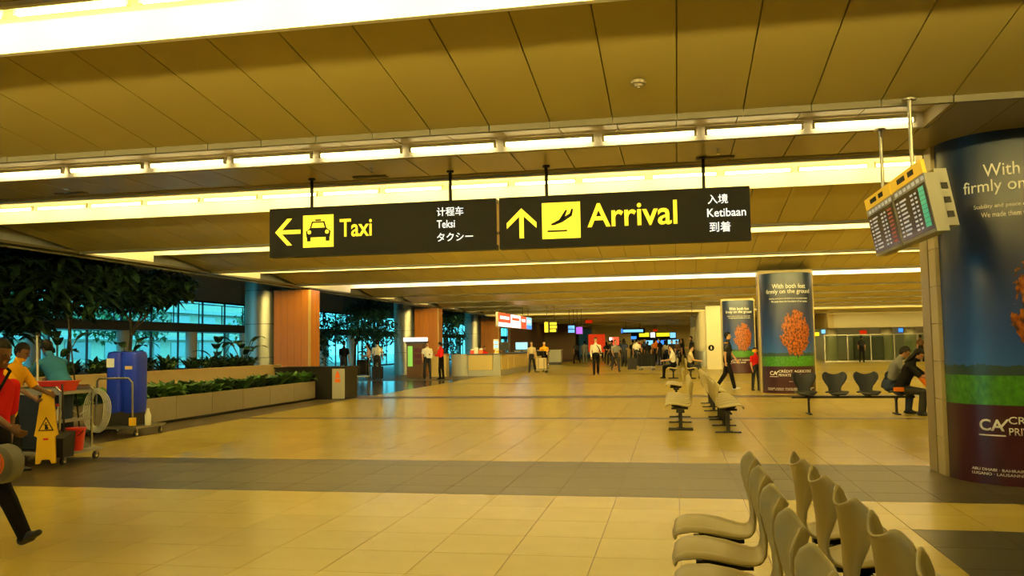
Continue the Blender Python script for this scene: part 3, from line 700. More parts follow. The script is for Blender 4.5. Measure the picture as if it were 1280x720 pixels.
# ================================================================== PLANTER
pt = thing('planter', 'long two-tier stone planter along the left side of the hall', 'planter', (-10.4, 14.5, 0))
PY0, PY1 = -8.0, 9.0           # local extent along the hall
MB().box(-1.37, -0.065, PY0, PY1, 0, 0.47).build('front_bed', 'soil', pt)
nst = 12; ls = (PY1 - PY0) / nst
for i in range(nst):
    MB().box(-0.06, 0.0, PY0 + ls * i + 0.006, PY0 + ls * (i + 1) - 0.006, 0.06, 0.545).build('stone_panel', 'stone', pt)
MB().box(-0.05, -0.02, PY0, PY1, 0, 0.06).build('plinth', 'stone_black', pt)
MB().box(-1.48, -1.38, PY0, PY1 + 0.6, 0, 1.02).build('back_tier_wall', 'stone_cap', pt)
MB().box(-6.5, -1.48, PY0, PY1 + 0.6, 0, 0.97).build('back_bed', 'soil', pt)
MB().box(-1.50, -1.36, PY0, PY1 + 0.6, 1.0, 1.045).build('back_tier_cap', 'stone_cap', pt)
be = thing('planter_end', 'black polished stone block closing the planter end', 'stone block', (-9.95, 24.2, 0))
MB().box(-1.8, 0.40, -0.55, 0.45, 0, 0.92).build('block', 'stone_black', be)
MB().box(-1.82, 0.43, -0.58, 0.48, 0.92, 0.96).build('cap', 'stone_black', be)
MB().box(0.02, 0.405, -0.575, -0.55, 0.02, 0.90).build('end_panel', 'counter_grey', be)
fs_ = thing('fire_sign', 'small orange sign with a cone shape on the planter end', 'sign', (-9.76, 23.622, 0.50))
MB().prism([(-0.08, 0.13), (0.08, 0.13), (0.03, 0.32), (-0.03, 0.32)], -0.004, 0.0).build('cone_mark', 'orange_plastic', fs_)
MB().box(-0.08, 0.08, -0.004, 0, 0.0, 0.10).build('plate', 'orange_plastic', fs_)

# ---- plants
def leaf(mb, base, d, up, ln, wd, droop=0.5, seg=3, fold=0.25):
    d = Vector(d).normalized(); up = Vector(up); side = d.cross(up)
    if side.length < 1e-3: side = Vector((1, 0, 0))
    side.normalize(); nrm = side.cross(d).normalized()
    p = Vector(base); L_ = []; Cc = []; Rr = []
    for i in range(seg + 1):
        t = i / seg; wv = wd * (math.sin(PI * min(1, 0.12 + 0.88 * t)) ** 0.8) if i < seg else 0.0
        q = p + d * ln * t - Vector((0, 0, 1)) * droop * ln * t * t
        L_.append(q + side * wv + nrm * wv * fold); Cc.append(q); Rr.append(q - side * wv + nrm * wv * fold)
    o = len(mb.v)
    for a, b, c in zip(L_, Cc, Rr): mb.v += [tuple(a), tuple(b), tuple(c)]
    for i in range(seg):
        a = o + 3 * i
        mb.f += [(a, a + 1, a + 4, a + 3), (a + 1, a + 2, a + 5, a + 4)]
def raw(mb, name, m):
    me = D.meshes.new(name); me.from_pydata(mb.v, [], mb.f); me.materials.append(M[m]); return me
def rosette(n, ln, wd, rise, droop, rnd):
    mb = MB()
    for i in range(n):
        a = 2.4 * i + rnd.uniform(-.3, .3); e_ = rise * rnd.uniform(0.5, 1.4)
        leaf(mb, (rnd.uniform(-.05, .05), rnd.uniform(-.05, .05), 0.02), (math.cos(a), math.sin(a), e_), (0, 0, 1), ln * rnd.uniform(.7, 1.15), wd * rnd.uniform(.7, 1.2), droop * rnd.uniform(.5, 1.3))
    return mb
rd_ = random.Random(11)
lowp = [raw(rosette(22, 0.38, 0.085, 1.5, 0.45, rd_), 'leaves', 'leaf_light' if k == 0 else 'leaf_mid') for k in range(3)]
spik = [raw(rosette(26, 0.62, 0.045, 1.5, 0.55, rd_), 'leaves', 'leaf_mid' if k == 0 else 'leaf_dark') for k in range(3)]
crownm = MB().lathe([(0.03, -0.03), (0.045, 0.02), (0.02, 0.08)], 7).mesh('stem', 'bark')
def plant(me, name, label, cat, group, loc, sc_, rz):
    t = thing(name, label, cat, loc, rz, group); t.scale = (sc_, sc_, sc_)
    obj('leaves', me, t); obj('stem', crownm, t)
k = 0
for i in range(46):
    yv = 7.4 + 16.0 * i / 45
    for j in (0, 1):
        plant(lowp[rd_.randrange(3)], 'ground_cover_plant', 'low broad-leaved green plant in the front tier of the planter', 'plant', 'front tier plants',
              (-10.70 - 0.45 * j + rd_.uniform(-.1, .1), yv + rd_.uniform(-.12, .12) + 0.17 * j, 0.47), rd_.uniform(1.2, 1.6), rd_.uniform(0, 6.28))
for i in range(40):
    yv = 8.0 + 16.0 * i / 39
    plant(spik[rd_.randrange(3)], 'spiky_plant', 'dark spiky-leaved plant in the back tier of the planter', 'plant', 'back tier plants',
          (-12.2 - rd_.uniform(0, 0.5), yv + rd_.uniform(-.15, .15), 0.97), rd_.uniform(.75, 1.1), rd_.uniform(0, 6.28))
    plant(spik[rd_.randrange(3)], 'spiky_plant', 'dark spiky-leaved plant in the back tier of the planter', 'plant', 'back tier plants',
          (-13.0 - rd_.uniform(0, 0.9), yv + rd_.uniform(-.2, .2), 0.97), rd_.uniform(.85, 1.25), rd_.uniform(0, 6.28))
def bigleaf(loc, n, ln, label, seed):
    rn = random.Random(seed); t = thing('broadleaf_plant', label, 'plant', loc, 0, 'tall broad-leaved plants')
    for i in range(n):
        a = 2.4 * i + rn.uniform(-.4, .4); h = rn.uniform(0.35, 0.8) * ln; lean = rn.uniform(.25, .6)
        tip = Vector((math.cos(a) * lean * h, math.sin(a) * lean * h, h))
        MB().tube([(0, 0, 0), tip * 0.5 + Vector((0, 0, 0.05)), tip], 0.012, 5).build('stalk', 'leaf_dark', t)
        mb = MB(); leaf(mb, tip, (math.cos(a), math.sin(a), 0.9), (0, 0, 1), ln * rn.uniform(.55, .8), 0.13 * rn.uniform(.8, 1.2), 0.55, 5)
        obj('leaf', raw(mb, 'leaf', 'leaf_dark' if i % 3 else 'leaf_mid'), t)
bigleaf((-12.6, 23.3, 0.97), 9, 1.05, 'broad-leaved plant rising beside the black planter end', 1)
bigleaf((-12.9, 18.3, 0.97), 7, 0.95, 'broad-leaved plant rising above the blue tank', 2)
bigleaf((-12.7, 22.0, 0.97), 7, 1.0, 'broad-leaved plant among the spiky plants near the planter end', 3)
bigleaf((-13.1, 16.2, 0.97), 8, 1.1, 'broad-leaved plant behind the cleaners', 4)
def tree(name, label, base, h, blobs, nleaf, lsize, m, seed, group='trees in the atrium', trunk_r=0.05):
    rn = random.Random(seed); t = thing(name, label, 'tree', base, 0, group)
    mb = MB(); top = Vector((blobs[0][0] * 0.5, blobs[0][1] * 0.5, h))
    mb.tube([(0, 0, 0), (0.04, 0.03, h * 0.5), top], [trunk_r, trunk_r * 0.8, trunk_r * 0.6], 7)
    for b in blobs:
        s0 = Vector((0.03, 0.02, h * rn.uniform(.45, .8))); e0 = Vector(b[:3])
        mb.tube([s0, (s0 + e0) / 2 + Vector((0, 0, .1)), e0], [trunk_r * .6, trunk_r * .4, trunk_r * .25], 6)
    mb.build('trunk', 'bark', t, smooth=True)
    fl_ = MB(); tot = sum(b[3] ** 2 for b in blobs)
    for b in blobs:
        for i in range(int(nleaf * b[3] ** 2 / tot)):
            while True:
                v = Vector((rn.uniform(-1, 1), rn.uniform(-1, 1), rn.uniform(-1, 1)))
                if 0.15 < v.length < 1: break
            p = Vector(b[:3]) + Vector((v.x * b[3], v.y * b[3], v.z * b[3] * b[4]))
            a = rn.uniform(0, 6.28)
            leaf(fl_, p, (math.cos(a), math.sin(a), rn.uniform(-.5, .4)), (rn.uniform(-.3, .3), rn.uniform(-.3, .3), 1), lsize * rn.uniform(.6, 1.3), lsize * 0.26 * rn.uniform(.7, 1.2), 0.45, 2)
    obj('foliage', raw(fl_, 'foliage', m), t, kind='stuff')
    return t
tree('broadleaf_tree', 'dark dense tree leaning out under the ceiling edge above the cleaners', (-14.4, 15.9, 0.97), 2.2, [(0, 0, 2.2, 1.0, .8), (0.3, 0.9, 2.6, .9, .7), (-.3, -1.0, 2.3, 1.0, .8), (.1, .3, 1.4, .7, .7)], 1000, 0.40, 'leaf_dark', 5)
tree('broadleaf_tree', 'dark tree with thin twin trunks behind the mop poles', (-14.3, 18.0, 0.97), 1.9, [(0, 0, 2.1, .95, .75), (.2, .8, 2.45, .85, .7), (-.2, -.8, 1.7, .7, .7), (.2, .2, 2.9, .9, .5)], 950, 0.38, 'leaf_dark', 6)
tree('broadleaf_tree', 'dark tree standing above the blue tank', (-14.2, 20.2, 0.97), 1.9, [(0, 0, 2.15, .9, .7), (.3, .9, 2.3, .85, .6), (-.3, -.8, 2.3, .9, .7), (.3, 1.6, 2.45, .55, .5)], 1050, 0.36, 'leaf_dark', 7)
tree('broadleaf_tree', 'leafy tree deep in the atrium left of the mop poles', (-17.5, 17.5, 0.97), 2.4, [(0, 0, 2.2, 1.2, .8), (.4, 1.2, 2.7, 1.0, .8), (-.2, -1.2, 1.4, 1.0, .8)], 420, 0.42, 'leaf_dark', 8)
tree('atrium_tree', 'slender tree with teal green leaves beyond the first wooden pier', (-16.5, 42.2, 0.0), 3.0, [(0.5, 0, 2.9, 1.2, .9), (1.3, .5, 2.4, 1.0, .9), (.6, .8, 3.6, 1.1, .7), (1.0, 0, 1.3, .7, .8)], 2600, 0.24, 'leaf_teal', 9, trunk_r=.07)
tree('atrium_tree', 'bushy tree beyond the first wooden pier, by the glass', (-19.6, 44.0, 0.0), 2.6, [(0, 0, 1.2, 1.0, 1), (.6, 0.6, 2.6, 1.1, .9), (-.6, .3, 2.2, 1.0, .8)], 1600, 0.26, 'leaf_teal', 10, trunk_r=.07)
tree('atrium_tree', 'slender tree between the second and third wooden piers', (-15.4, 54.0, 0.0), 3.0, [(0.3, 0, 3.2, 1.1, .8), (.9, .8, 2.2, .9, .9), (1.3, -.5, 3.3, .9, .7), (.4, 1.0, 1.2, .8, .8)], 1900, 0.24, 'leaf_teal', 12, trunk_r=.07)
for i, (x, yv) in enumerate(((-28.5, 40), (-28, 55), (-28.5, 72), (-28, 30))):
    tree('outdoor_tree', 'green tree standing outdoors beyond the glass', (x, yv, -0.05), 3.0, [(0, 0, 3.6, 1.8, .8), (.8, 1.2, 3.0, 1.3, .8), (-.5, -1.2, 3.1, 1.4, .8)], 900, 0.4, 'leaf_light', 20 + i, 'trees outdoors', .12)

# ================================================================== LEFT: KIOSK, COUNTERS, LIT SIGNS
kk_ = thing('kiosk', 'dark kiosk with a white lit top and green screen beside the wooden pier', 'kiosk', (-12.7, 40.6, 0))
MB().box(-0.36, 0.45, -0.2, 0.35, 0, 1.68).build('cabinet', 'brown_wall', kk_); MB().box(-0.50, 0.55, -0.28, 0.38, 1.78, 1.97).build('light_box', 'lit_white', kk_)
MB().box(-0.42, 0.48, -0.22, 0.36, 1.68, 1.78).build('head', 'dark_frame', kk_)
MB().box(-0.30, -0.06, -0.215, -0.2, 0.55, 1.55).build('screen', 'lit_green', kk_)
for z in (0.65, 0.95, 1.25): MB().box(0.05, 0.40, -0.23, -0.2, z, z + 0.2).build('leaflet_rack', 'maroon', kk_)
for s in (-0.3, 0.38): MB().box(s - 0.03, s + 0.03, -0.15, 0.3, 0, 0.03).build('foot', 'black_metal', kk_)
ds = thing('low_desk', 'low pale desk beside the kiosk', 'desk', (-11.75, 41.6, 0))
MB().box(-0.45, 0.45, -0.3, 0.3, 0.0, 1.08).build('body', 'counter_panel', ds); MB().box(-0.5, 0.5, -0.35, 0.35, 1.08, 1.13).build('top', 'wood', ds)
ct = thing('service_counter', 'long tan panelled service counter with dark top and grey rounded end', 'counter', (-9.4, 41.6, 0))
MB().box(-0.85, 0.78, 0.05, 0.9, 0.0, 0.28).box(-0.1, 0.75, 0.9, 17, 0, 0.28).build('plinth', 'counter_grey', ct)
MB().box(-0.85, 0.80, 0.06, 0.9, 0.28, 1.06).box(-0.1, 0.78, 0.9, 17, 0.28, 1.06).build('body', 'counter_grey', ct)
MB().box(-0.80, 0.42, 0.0, 0.06, 0.30, 1.04).build('front_panel', 'counter_panel', ct)
MB().box(0.46, 0.82, 0.0, 0.07, 0.0, 1.06).build('corner_panel', 'counter_grey', ct)
for i in range(10): MB().box(0.78, 0.83, 0.3 + 1.66 * i, 1.9 + 1.66 * i, 0.30, 1.04).build('side_panel', 'counter_panel', ct)
MB().box(-0.9, 0.88, -0.05, 0.95, 1.06, 1.11).box(-0.2, 0.88, 0.95, 17, 1.06, 1.11).build('top', 'counter_dark', ct)
MB().lathe([(0.55, 0), (0.55, 1.06)], 24, (-1.25, 0.5)).build('rounded_end', 'counter_grey', ct, smooth=True)
MB().lathe([(0.57, 1.06), (0.57, 1.10)], 24, (-1.25, 0.5)).build('end_top', 'counter_grey', ct, smooth=True)
def monitor(loc, rz, scr, label, w_=0.5, h=0.36):
    t = thing('computer_monitor', label, 'monitor', loc, rz, 'counter monitors')
    MB().box(-w_ / 2, w_ / 2, 0, 0.05, 0.14, 0.14 + h).build('case', 'dark_frame', t); MB().box(-w_ / 2 + .02, w_ / 2 - .02, -0.005, 0, 0.16, 0.12 + h).build('screen', scr, t)
    MB().box(-0.03, 0.03, 0.01, 0.05, 0.02, 0.15).box(-0.12, 0.12, -0.05, 0.12, 0, 0.02).build('stand', 'dark_frame', t)
monitor((-8.95, 44.5, 1.11), 0, 'screen_black', 'black monitor on the service counter', 0.6, 0.45); monitor((-9.0, 50.0, 1.11), 0, 'lit_cyan', 'monitor with a pale blue screen on the service counter', 0.75, 0.45)
lf = thing('leaflet_stand', 'white upright leaflet stand with blue marks on the counter corner', 'leaflet stand', (-8.85, 41.9, 1.11))
MB().box(-0.14, 0.14, 0, 0.02, 0.2, 0.72).build('board', 'white_plastic', lf); MB().box(-0.10, 0.10, -0.005, 0, 0.5, 0.62).box(-0.10, 0.10, -0.005, 0, 0.3, 0.42).build('print', 'lit_cyan', lf); MB().box(-0.12, 0.12, -0.08, 0.12, 0, 0.03).box(-0.02, 0.02, 0, 0.02, 0.03, 0.2).build('foot', 'white_plastic', lf)
for i, (x, yv, h, m_, lb) in enumerate(((-10.1, 41.9, .22, 'red_plastic', 'red leaflet box on the counter above the front panel'), (-9.9, 41.95, .28, 'white_plastic', 'white leaflet box on the counter above the front panel'), (-9.65, 41.9, .25, 'orange_plastic', 'orange leaflet box on the counter above the front panel'), (-8.98, 42.6, .18, 'header_yellow', 'yellow leaflet box near the counter corner'))):
    b_ = thing('leaflet_box', lb, 'box', (x, yv, 1.11), 0, 'leaflet boxes on the counter')
    MB().hexa([(-.1, 0, 0), (.1, 0, 0), (.1, .12, 0), (-.1, .12, 0)], [(-.1, .03, h * .7), (.1, .03, h * .7), (.1, .14, h), (-.1, .14, h)]).build('holder', m_, b_); MB().box(-.08, .08, .06, .10, h * .6, h * 1.15).build('leaflets', 'white_plastic', b_)
c2 = thing('far_counter', 'pale grey counter farther along the hall before the brown wall', 'counter', (-10.5, 64.0, 0))
MB().box(-1.6, 2.0, 0, 0.8, 0.2, 1.08).build('body', 'counter_grey', c2); MB().box(-1.65, 2.05, -0.05, 0.85, 1.08, 1.14).build('top', 'counter_grey', c2); MB().box(-1.5, 1.9, 0.05, 0.75, 0, 0.2).build('plinth', 'counter_dark', c2); MB().box(0.15, 0.18, -0.01, 0.0, 0.2, 1.08).build('joint', 'counter_dark', c2)
struct('wall_shops', MB().box(-12.4, -12.2, 63, 110, 0, 3.5), 'brown_wall')
struct('wall_shops_end', MB().box(-12.6, -9.2, 80, 80.2, 0, 3.5), 'brown_wall')
# lit fascia signs above the counter (box along the hall, panels face the hall and the camera)
ls_ = thing('lit_fascia_sign', 'lit red, white and blue sign row hung above the service counter', 'sign', (-8.6, 41.3, 2.46))
MB().box(-0.12, 0.0, 0, 10.2, 0, 0.72).build('sign_box', 'case_grey', ls_)
yc = 0.1
for ln, top_, bot in ((3.2, 'lit_red', 'lit_white'), (3.0, 'lit_white', 'lit_white'), (1.9, 'lit_red', 'lit_red'), (1.8, 'lit_cyan', 'lit_blue')):
    MB().box(0, 0.02, yc, yc + ln - 0.08, 0.24, 0.70).build('lit_panel', top_, ls_); MB().box(0, 0.02, yc, yc + ln - 0.08, 0.02, 0.22).build('lit_panel', bot, ls_)
    MB().box(0.02, 0.025, yc + 0.3, yc + ln - 0.5, 0.40, 0.55).build('print', 'lit_white' if top_ != 'lit_white' else 'lit_red', ls_)
    yc += ln
for yv, zt in ((2.5, 3.85), (7.3, 3.93), (9.2, 3.69)): MB().tube([(-0.06, yv, 0.72), (-0.06, yv, zt - 2.46)], 0.02, 6).build('hanger_rod', 'black_metal', ls_)
def hsign(name, label, x0, x1, yv, z0, z1, cells, hang=None):
    t = thing(name, label, 'sign', ((x0 + x1) / 2, yv, z0), 0, 'lit signs along the hall'); W = (x1 - x0) / 2; H = z1 - z0
    MB().box(-W, W, 0, 0.15, 0, H).build('sign_box', 'sign_black', t)
    for (a, b, c, d_, m_) in cells: MB().box(-W + 2 * W * a, -W + 2 * W * b, -0.01, 0, H * c, H * d_).build('lit_panel', m_, t)
    if z0 < 1.5:
        for s in (-.7, .7): MB().box(s * W - .04, s * W + .04, .03, .11, -z0, 0).build('post', 'black_metal', t)
    if hang:
        for s in (-.6, .6): MB().tube([(s * W, 0.07, H), (s * W, 0.07, hang - z0)], 0.02, 6).build('hanger_rod', 'black_metal', t)
hsign('lit_sign', 'yellow and black direction sign hung past the red and white signs', -7.55, -6.78, 49.6, 2.22, 2.88, [(.02, .3, .05, .95, 'lit_yellow'), (.45, .95, .70, .92, 'lit_yellow'), (.45, .98, .40, .62, 'lit_yellow'), (.45, .9, .08, .3, 'lit_yellow')], 3.80)
hsign('lit_sign', 'blue lit sign in two panels past the yellow direction sign', -6.75, -6.3, 54.5, 2.25, 2.75, [(.05, .95, .55, .95, 'lit_blue'), (.05, .95, .05, .45, 'lit_blue')], 3.86)
hsign('lit_sign', 'purple lit sign beside the blue sign in two panels', -6.3, -5.85, 55, 2.15, 2.68, [(.05, .95, .08, .92, 'lit_purple')], 3.80)
hsign('exit_sign', 'red exit sign hung high over the walkway behind the walking man', -6.8, -6.25, 66, 3.15, 3.4, [(.0, 1., .05, .95, 'lit_exit')], 3.5)
hsign('exit_sign', 'red exit sign hung over the crowd beside the long blue sign', -2.2, -1.75, 90, 2.75, 3.0, [(.0, 1., .05, .95, 'lit_exit')], 3.5)
hsign('lit_sign', 'long blue lit sign hung over the crowd', -4.9, -2.7, 80, 2.45, 2.95, [(.08, .92, .25, .75, 'lit_cyan'), (.0, .06, .1, .9, 'lit_blue')], 3.5)
hsign('lit_sign', 'yellow and white shop sign at the far end of the hall', -4.6, 0.2, 92, 1.9, 2.7, [(.0, .12, .1, .5, 'lit_blue'), (.18, .40, .4, .95, 'lit_yellow'), (.43, .53, .3, .95, 'lit_white'), (.56, .85, .4, .9, 'lit_yellow'), (.86, .98, .2, .9, 'lit_cyan')], 3.51)
hsign('lit_sign', 'cyan lit shop band under the yellow shop sign', -3.2, 0.6, 93, 1.2, 1.9, [(.02, .3, .2, .9, 'lit_cyan'), (.33, .6, .1, .9, 'lit_blue'), (.65, .95, .3, .95, 'lit_cyan')])
hsign('lit_panel_board', 'tall red lit board behind the walking man', -7.6, -6.1, 76, 0.8, 2.4, [(.0, 1., .0, 1., 'lit_exit')])
hsign('lit_panel_board', 'small red lit board between the walking man and the crowd', -5.9, -4.9, 77, 0.7, 2.1, [(.3, .95, .5, 1., 'lit_red'), (.0, .9, .0, .4, 'lit_exit'), (.1, .5, .8, 1, 'lit_white')])
struct('wall_end', MB().box(-9.2, 3, 96, 96.3, 0, 3.5), 'tan_clad')

# ---- right side: white wall with columns, glazed enclosure
struct('wall_side', MB().box(1.75, 2.95, 49.0, 49.4, 0, 3.55), 'white_wall')
struct('wall_side_far', MB().box(2.6, 2.9, 49.4, 96, 0, 3.5), 'white_wall')
np_ = thing('notice_plate', 'small dark round plate on the white side wall', 'sign', (2.0, 48.98, 1.20))
MB().prism([(0.17 * math.cos(q), 0.17 * math.sin(q)) for q in [k * PI / 8 for k in range(16)]], 0, 0.02).build('disc', 'sign_black', np_); MB().box(-0.03, 0.03, -0.004, 0, -0.08, 0.08).build('mark', 'white_plastic', np_)
for i, yv in enumerate((56, 62, 69, 77, 86)):
    c_ = thing('round_column', 'pale round column standing along the far side wall', 'column', (1.9, yv, 0), 0, 'columns along the far side wall')
    MB().lathe([(0.36, 0.25), (0.36, 3.5)], 20).build('shaft', 'white_wall', c_, smooth=True); MB().lathe([(0.40, 0), (0.40, 0.95)], 20).build('base', 'metal_grey', c_, smooth=True)
cc = thing('hanging_loudspeaker', 'black loudspeaker hung from the ceiling by the white side wall', 'loudspeaker', (1.05, 49.5, 2.35))
MB().hexa([(-.12, -.1, 0), (.12, -.2, 0.05), (.14, .15, 0.05), (-.1, .2, 0)], [(-.2, -.1, .6), (.05, -.2, .65), (.08, .15, .65), (-.18, .2, .6)]).build('case', 'black_metal', cc); MB().tube([(-.06, 0, .6), (-.06, 0, 1.48)], .02, 6).build('hanger_rod', 'black_metal', cc)
ge = thing('glazed_enclosure', 'cream beam and glass partition enclosure on the right side', 'partition', (13.5, 62.7, 0))
MB().box(-2.5, 4.4, 0, 0.5, 2.38, 3.42).build('beam', 'white_wall', ge); MB().box(-2.9, -2.5, 0, 12, 2.38, 3.42).build('beam_return', 'tan_clad', ge)
for i in range(5):
    MB().box(-3.2 + 1.52 * i, -1.74 + 1.52 * i, -0.2, -0.188, 0.1, 1.85).build('pane', 'glass_rail', ge)
    MB().box(-3.24 + 1.52 * i, -3.18 + 1.52 * i, -0.23, -0.16, 0, 1.9).build('post', 'grey_metal', ge)
MB().box(-3.24, 4.4, -0.24, -0.15, 0, 0.1).box(-3.24, 4.4, -0.21, -0.18, 1.85, 1.9).build('rail', 'grey_metal', ge)
for x in (-2.2, 1.6, 3.2): MB().lathe([(0.4, 0), (0.4, 2.38)], 16, (x, 3.0)).build('column', 'white_wall', ge, smooth=True)
MB().box(-0.9, 1.0, 1.2, 2.0, 0, 1.75).build('dark_cabinet', 'dark_frame', ge)
MB().box(-3.5, 4.4, 9, 9.2, 0, 3.5).build('back_wall', 'facade_grey', ge)
for i, (x, z, m_, w_) in enumerate(((-1.9, 2.1, 'lit_cyan', .5), (3.9, 2.1, 'lit_blue', .3), (-2.6, 1.9, 'lit_yellow', .5), (1.0, 2.0, 'lit_exit', .5), (2.8, 1.3, 'lit_warm', .25), (3.0, 0.8, 'lit_warm', .15))):
    MB().box(x, x + w_, 8.9, 9.0, z, z + 0.28).build('lit_sign', m_, ge)

# ================================================================== CLEANING EQUIPMENT
def castor(t, x, yv, r=0.055):
    w_ = MB().tube([(x - 0.015, yv, r), (x + 0.015, yv, r)], r, 14).build('wheel', 'rubber', t); MB().tube([(x - 0.02, yv, r), (x + 0.02, yv, r)], r * .5, 10).build('hub', 'chrome', w_)
    MB().box(x - 0.025, x - 0.018, yv - 0.015, yv + 0.015, r, 2 * r + 0.02).box(x + 0.018, x + 0.025, yv - 0.015, yv + 0.015, r, 2 * r + 0.02).box(x - 0.03, x + 0.03, yv - 0.03, yv + 0.03, 2 * r + .01, 2 * r + .02).build('castor_fork', 'grey_metal', w_)
ca = thing('cleaning_cart', 'grey cleaning cart with a dark bag and pole clips', 'cart', (-8.62, 10.45, 0))
MB().box(-0.62, 0.62, -0.38, 0.38, 0.13, 0.17).build('base', 'grey_plastic', ca)
for x, yv in ((-.55, -.32), (.55, -.32), (.55, .32), (-.55, .32)): castor(ca, x, yv)
for s in (-1, 1):
    MB().tube([(0.48, .32 * s, .17), (0.48, .32 * s, .98), (0.42, .32 * s, 1.03), (-.42, .32 * s, 1.03), (-.48, .32 * s, .98), (-.48, .32 * s, .17)], 0.016, 8).build('frame_tube', 'chrome', ca)
MB().box(-0.48, 0.45, -0.33, 0.33, 0.93, 0.97).box(-0.48, 0.45, -0.33, -0.31, .97, 1.04).box(-0.48, 0.45, 0.31, 0.33, .97, 1.04).build('top_tray', 'grey_plastic', ca)
MB().box(0.12, 0.46, -0.30, 0.30, 0.55, 0.58).build('mid_shelf', 'grey_plastic', ca)
rg = []
for z, k_ in ((0.2, .85), (0.3, .95), (0.6, 1.0), (0.86, 1.0), (0.92, 1.03)):
    rg.append([(-0.10 + 0.40 * k_ * math.copysign(abs(math.cos(q)) ** .6, math.cos(q)) * (1 + .02 * math.sin(5 * q)), 0.30 * k_ * math.copysign(abs(math.sin(q)) ** .6, math.sin(q)), z) for q in [2 * PI * j / 20 for j in range(20)]])
MB().rings(rg).build('refuse_bag', 'cloth_navy', ca, smooth=True)
for x, z in ((0.2, .58), (0.32, .58)):
    bt = MB().lathe([(.035, 0), (.037, .12), (.015, .16), (.015, .2)], 10, (x, -0.15)).build('spray_bottle', 'white_plastic', ca, (0, 0, z), smooth=True); MB().box(x - .03, x + .015, -.165, -.135, .19, .22).build('trigger', 'red_plastic', bt)
def bucket(loc, r, h, label, handle=True):
    t = thing('bucket', label, 'bucket', loc, 0, 'red buckets')
    MB().lathe([(r * .78, 0), (r, h), (r * 1.06, h), (r * 1.06, h - .02), (r * .98, h - .02)][:3], 20).build('body', 'red_plastic', t, smooth=True)
    MB().lathe([(r * 1.0, h - .03), (r * 1.09, h - .025), (r * 1.09, h + .004), (r * .97, h + .004)], 20).build('rim', 'red_plastic', t, smooth=True)
    if handle: MB().tube([(r * math.cos(q) * 1.1, -r * 1.05 * math.sin(q) * .5 - .02, h - 0.03 - 0.09 * math.sin(q)) for q in [PI * j / 10 for j in range(11)]], .006, 6).build('handle', 'black_metal', t)
bucket((-8.08, 10.35, 0.17), 0.135, 0.30, 'red bucket standing on the end of the cleaning cart')
def basin(loc, label):
    t = thing('basin', label, 'basin', loc)
    MB().hexa([(-.17, -.12, 0), (.17, -.12, 0), (.17, .12, 0), (-.17, .12, 0)], [(-.21, -.15, .13), (.21, -.15, .13), (.21, .15, .13), (-.21, .15, .13)]).build('body', 'red_plastic', t)
    MB().box(-.225, .225, -.165, .165, .125, .14).build('rim', 'red_plastic', t)
basin((-8.42, 10.45, 0.97), 'red basin on the top tray of the cleaning cart')
bi = thing('dust_bin', 'black lidded dustpan bin hanging at the cart end', 'bin', (-8.02, 9.98, 0.13))
MB().hexa([(-.14, -.10, 0), (.14, -.10, 0), (.14, .10, 0), (-.14, .10, 0)], [(-.15, -.12, .25), (.15, -.12, .25), (.15, .12, .33), (-.15, .12, .33)]).build('pan', 'black_metal', bi)
MB().tube([(0, .09, .3), (-.04, .08, .95)], .014, 8).build('handle', 'black_metal', bi)
ws = thing('wet_floor_sign', 'yellow folding wet floor sign with a black warning triangle', 'sign', (-8.0, 9.72, 0.08), R(30))
for s, nm in ((-1, 'front_board'), (1, 'back_board')):
    b_ = MB().prism([(-.115, 0), (-.07, 0), (-.05, .05), (.05, .05), (.07, 0), (.115, 0), (.10, .34), (.135, .36), (.115, .47), (.075, .82), (.04, .90), (-.04, .90), (-.075, .82), (-.115, .47), (-.135, .36), (-.10, .34)], s * .035 - .012, s * .035 + .012).build(nm, 'yellow_plastic', ws)
    if s < 0:
        def tri(k_, z0=.475): return [(-.09 * k_, z0 - .055 * k_), (.09 * k_, z0 - .055 * k_), (0, z0 + .125 * k_)]
        f_ = MB().prism(tri(1.0), -.051, -.047).build('warning_triangle', 'sign_black', b_)
        MB().prism(tri(.78), -.054, -.051).build('triangle_field', 'yellow_plastic', b_)
        MB().ball((0, -.055, .52), (.010, .003, .010), 8, 4).add([(-.03, -.056, .50), (.03, -.056, .485), (.03, -.056, .495), (-.03, -.056, .51)], [(0, 1, 2, 3)]).prism([(-.012, .44), (.015, .435), (.03, .45), (.005, .505), (-.012, .50)], -.057, -.054).build('slipping_figure', 'sign_black', b_)
        MB().box(-.03, .03, -.050, -.047, .30, .325).build('small_mark', 'red_plastic', b_)
MB().tube([(-.05, -.03, .90), (-.04, 0, .93), (.04, 0, .93), (.05, -.03, .90)], .012, 6).build('grip', 'yellow_plastic', ws)
def pole(name, label, p0, p1, r, m_, headm):
    t = thing(name, label, 'mop', p0); v = Vector(p1) - Vector(p0)
    MB().tube([(0, 0, 0.06), tuple(v)], r, 8).build('handle', m_, t)
    MB().tube([tuple(v * .97), tuple(v * 1.0)], r * 1.5, 8).build('grip', 'black_metal', t)
    if headm: MB().lathe([(.10, 0), (.09, .05), (.03, .10)], 12).build('mop_head', headm, t)
pole('mop', 'mop with a tall brown handle standing on the cart', (-8.22, 10.66, 0.17), (-8.42, 10.60, 2.02), 0.011, 'bark', 'cloth_grey')
pole('mop', 'mop with a tall white handle standing behind the cart tray', (-8.98, 10.76, 0.17), (-9.0, 10.70, 1.80), 0.014, 'white_plastic', 'cloth_grey')
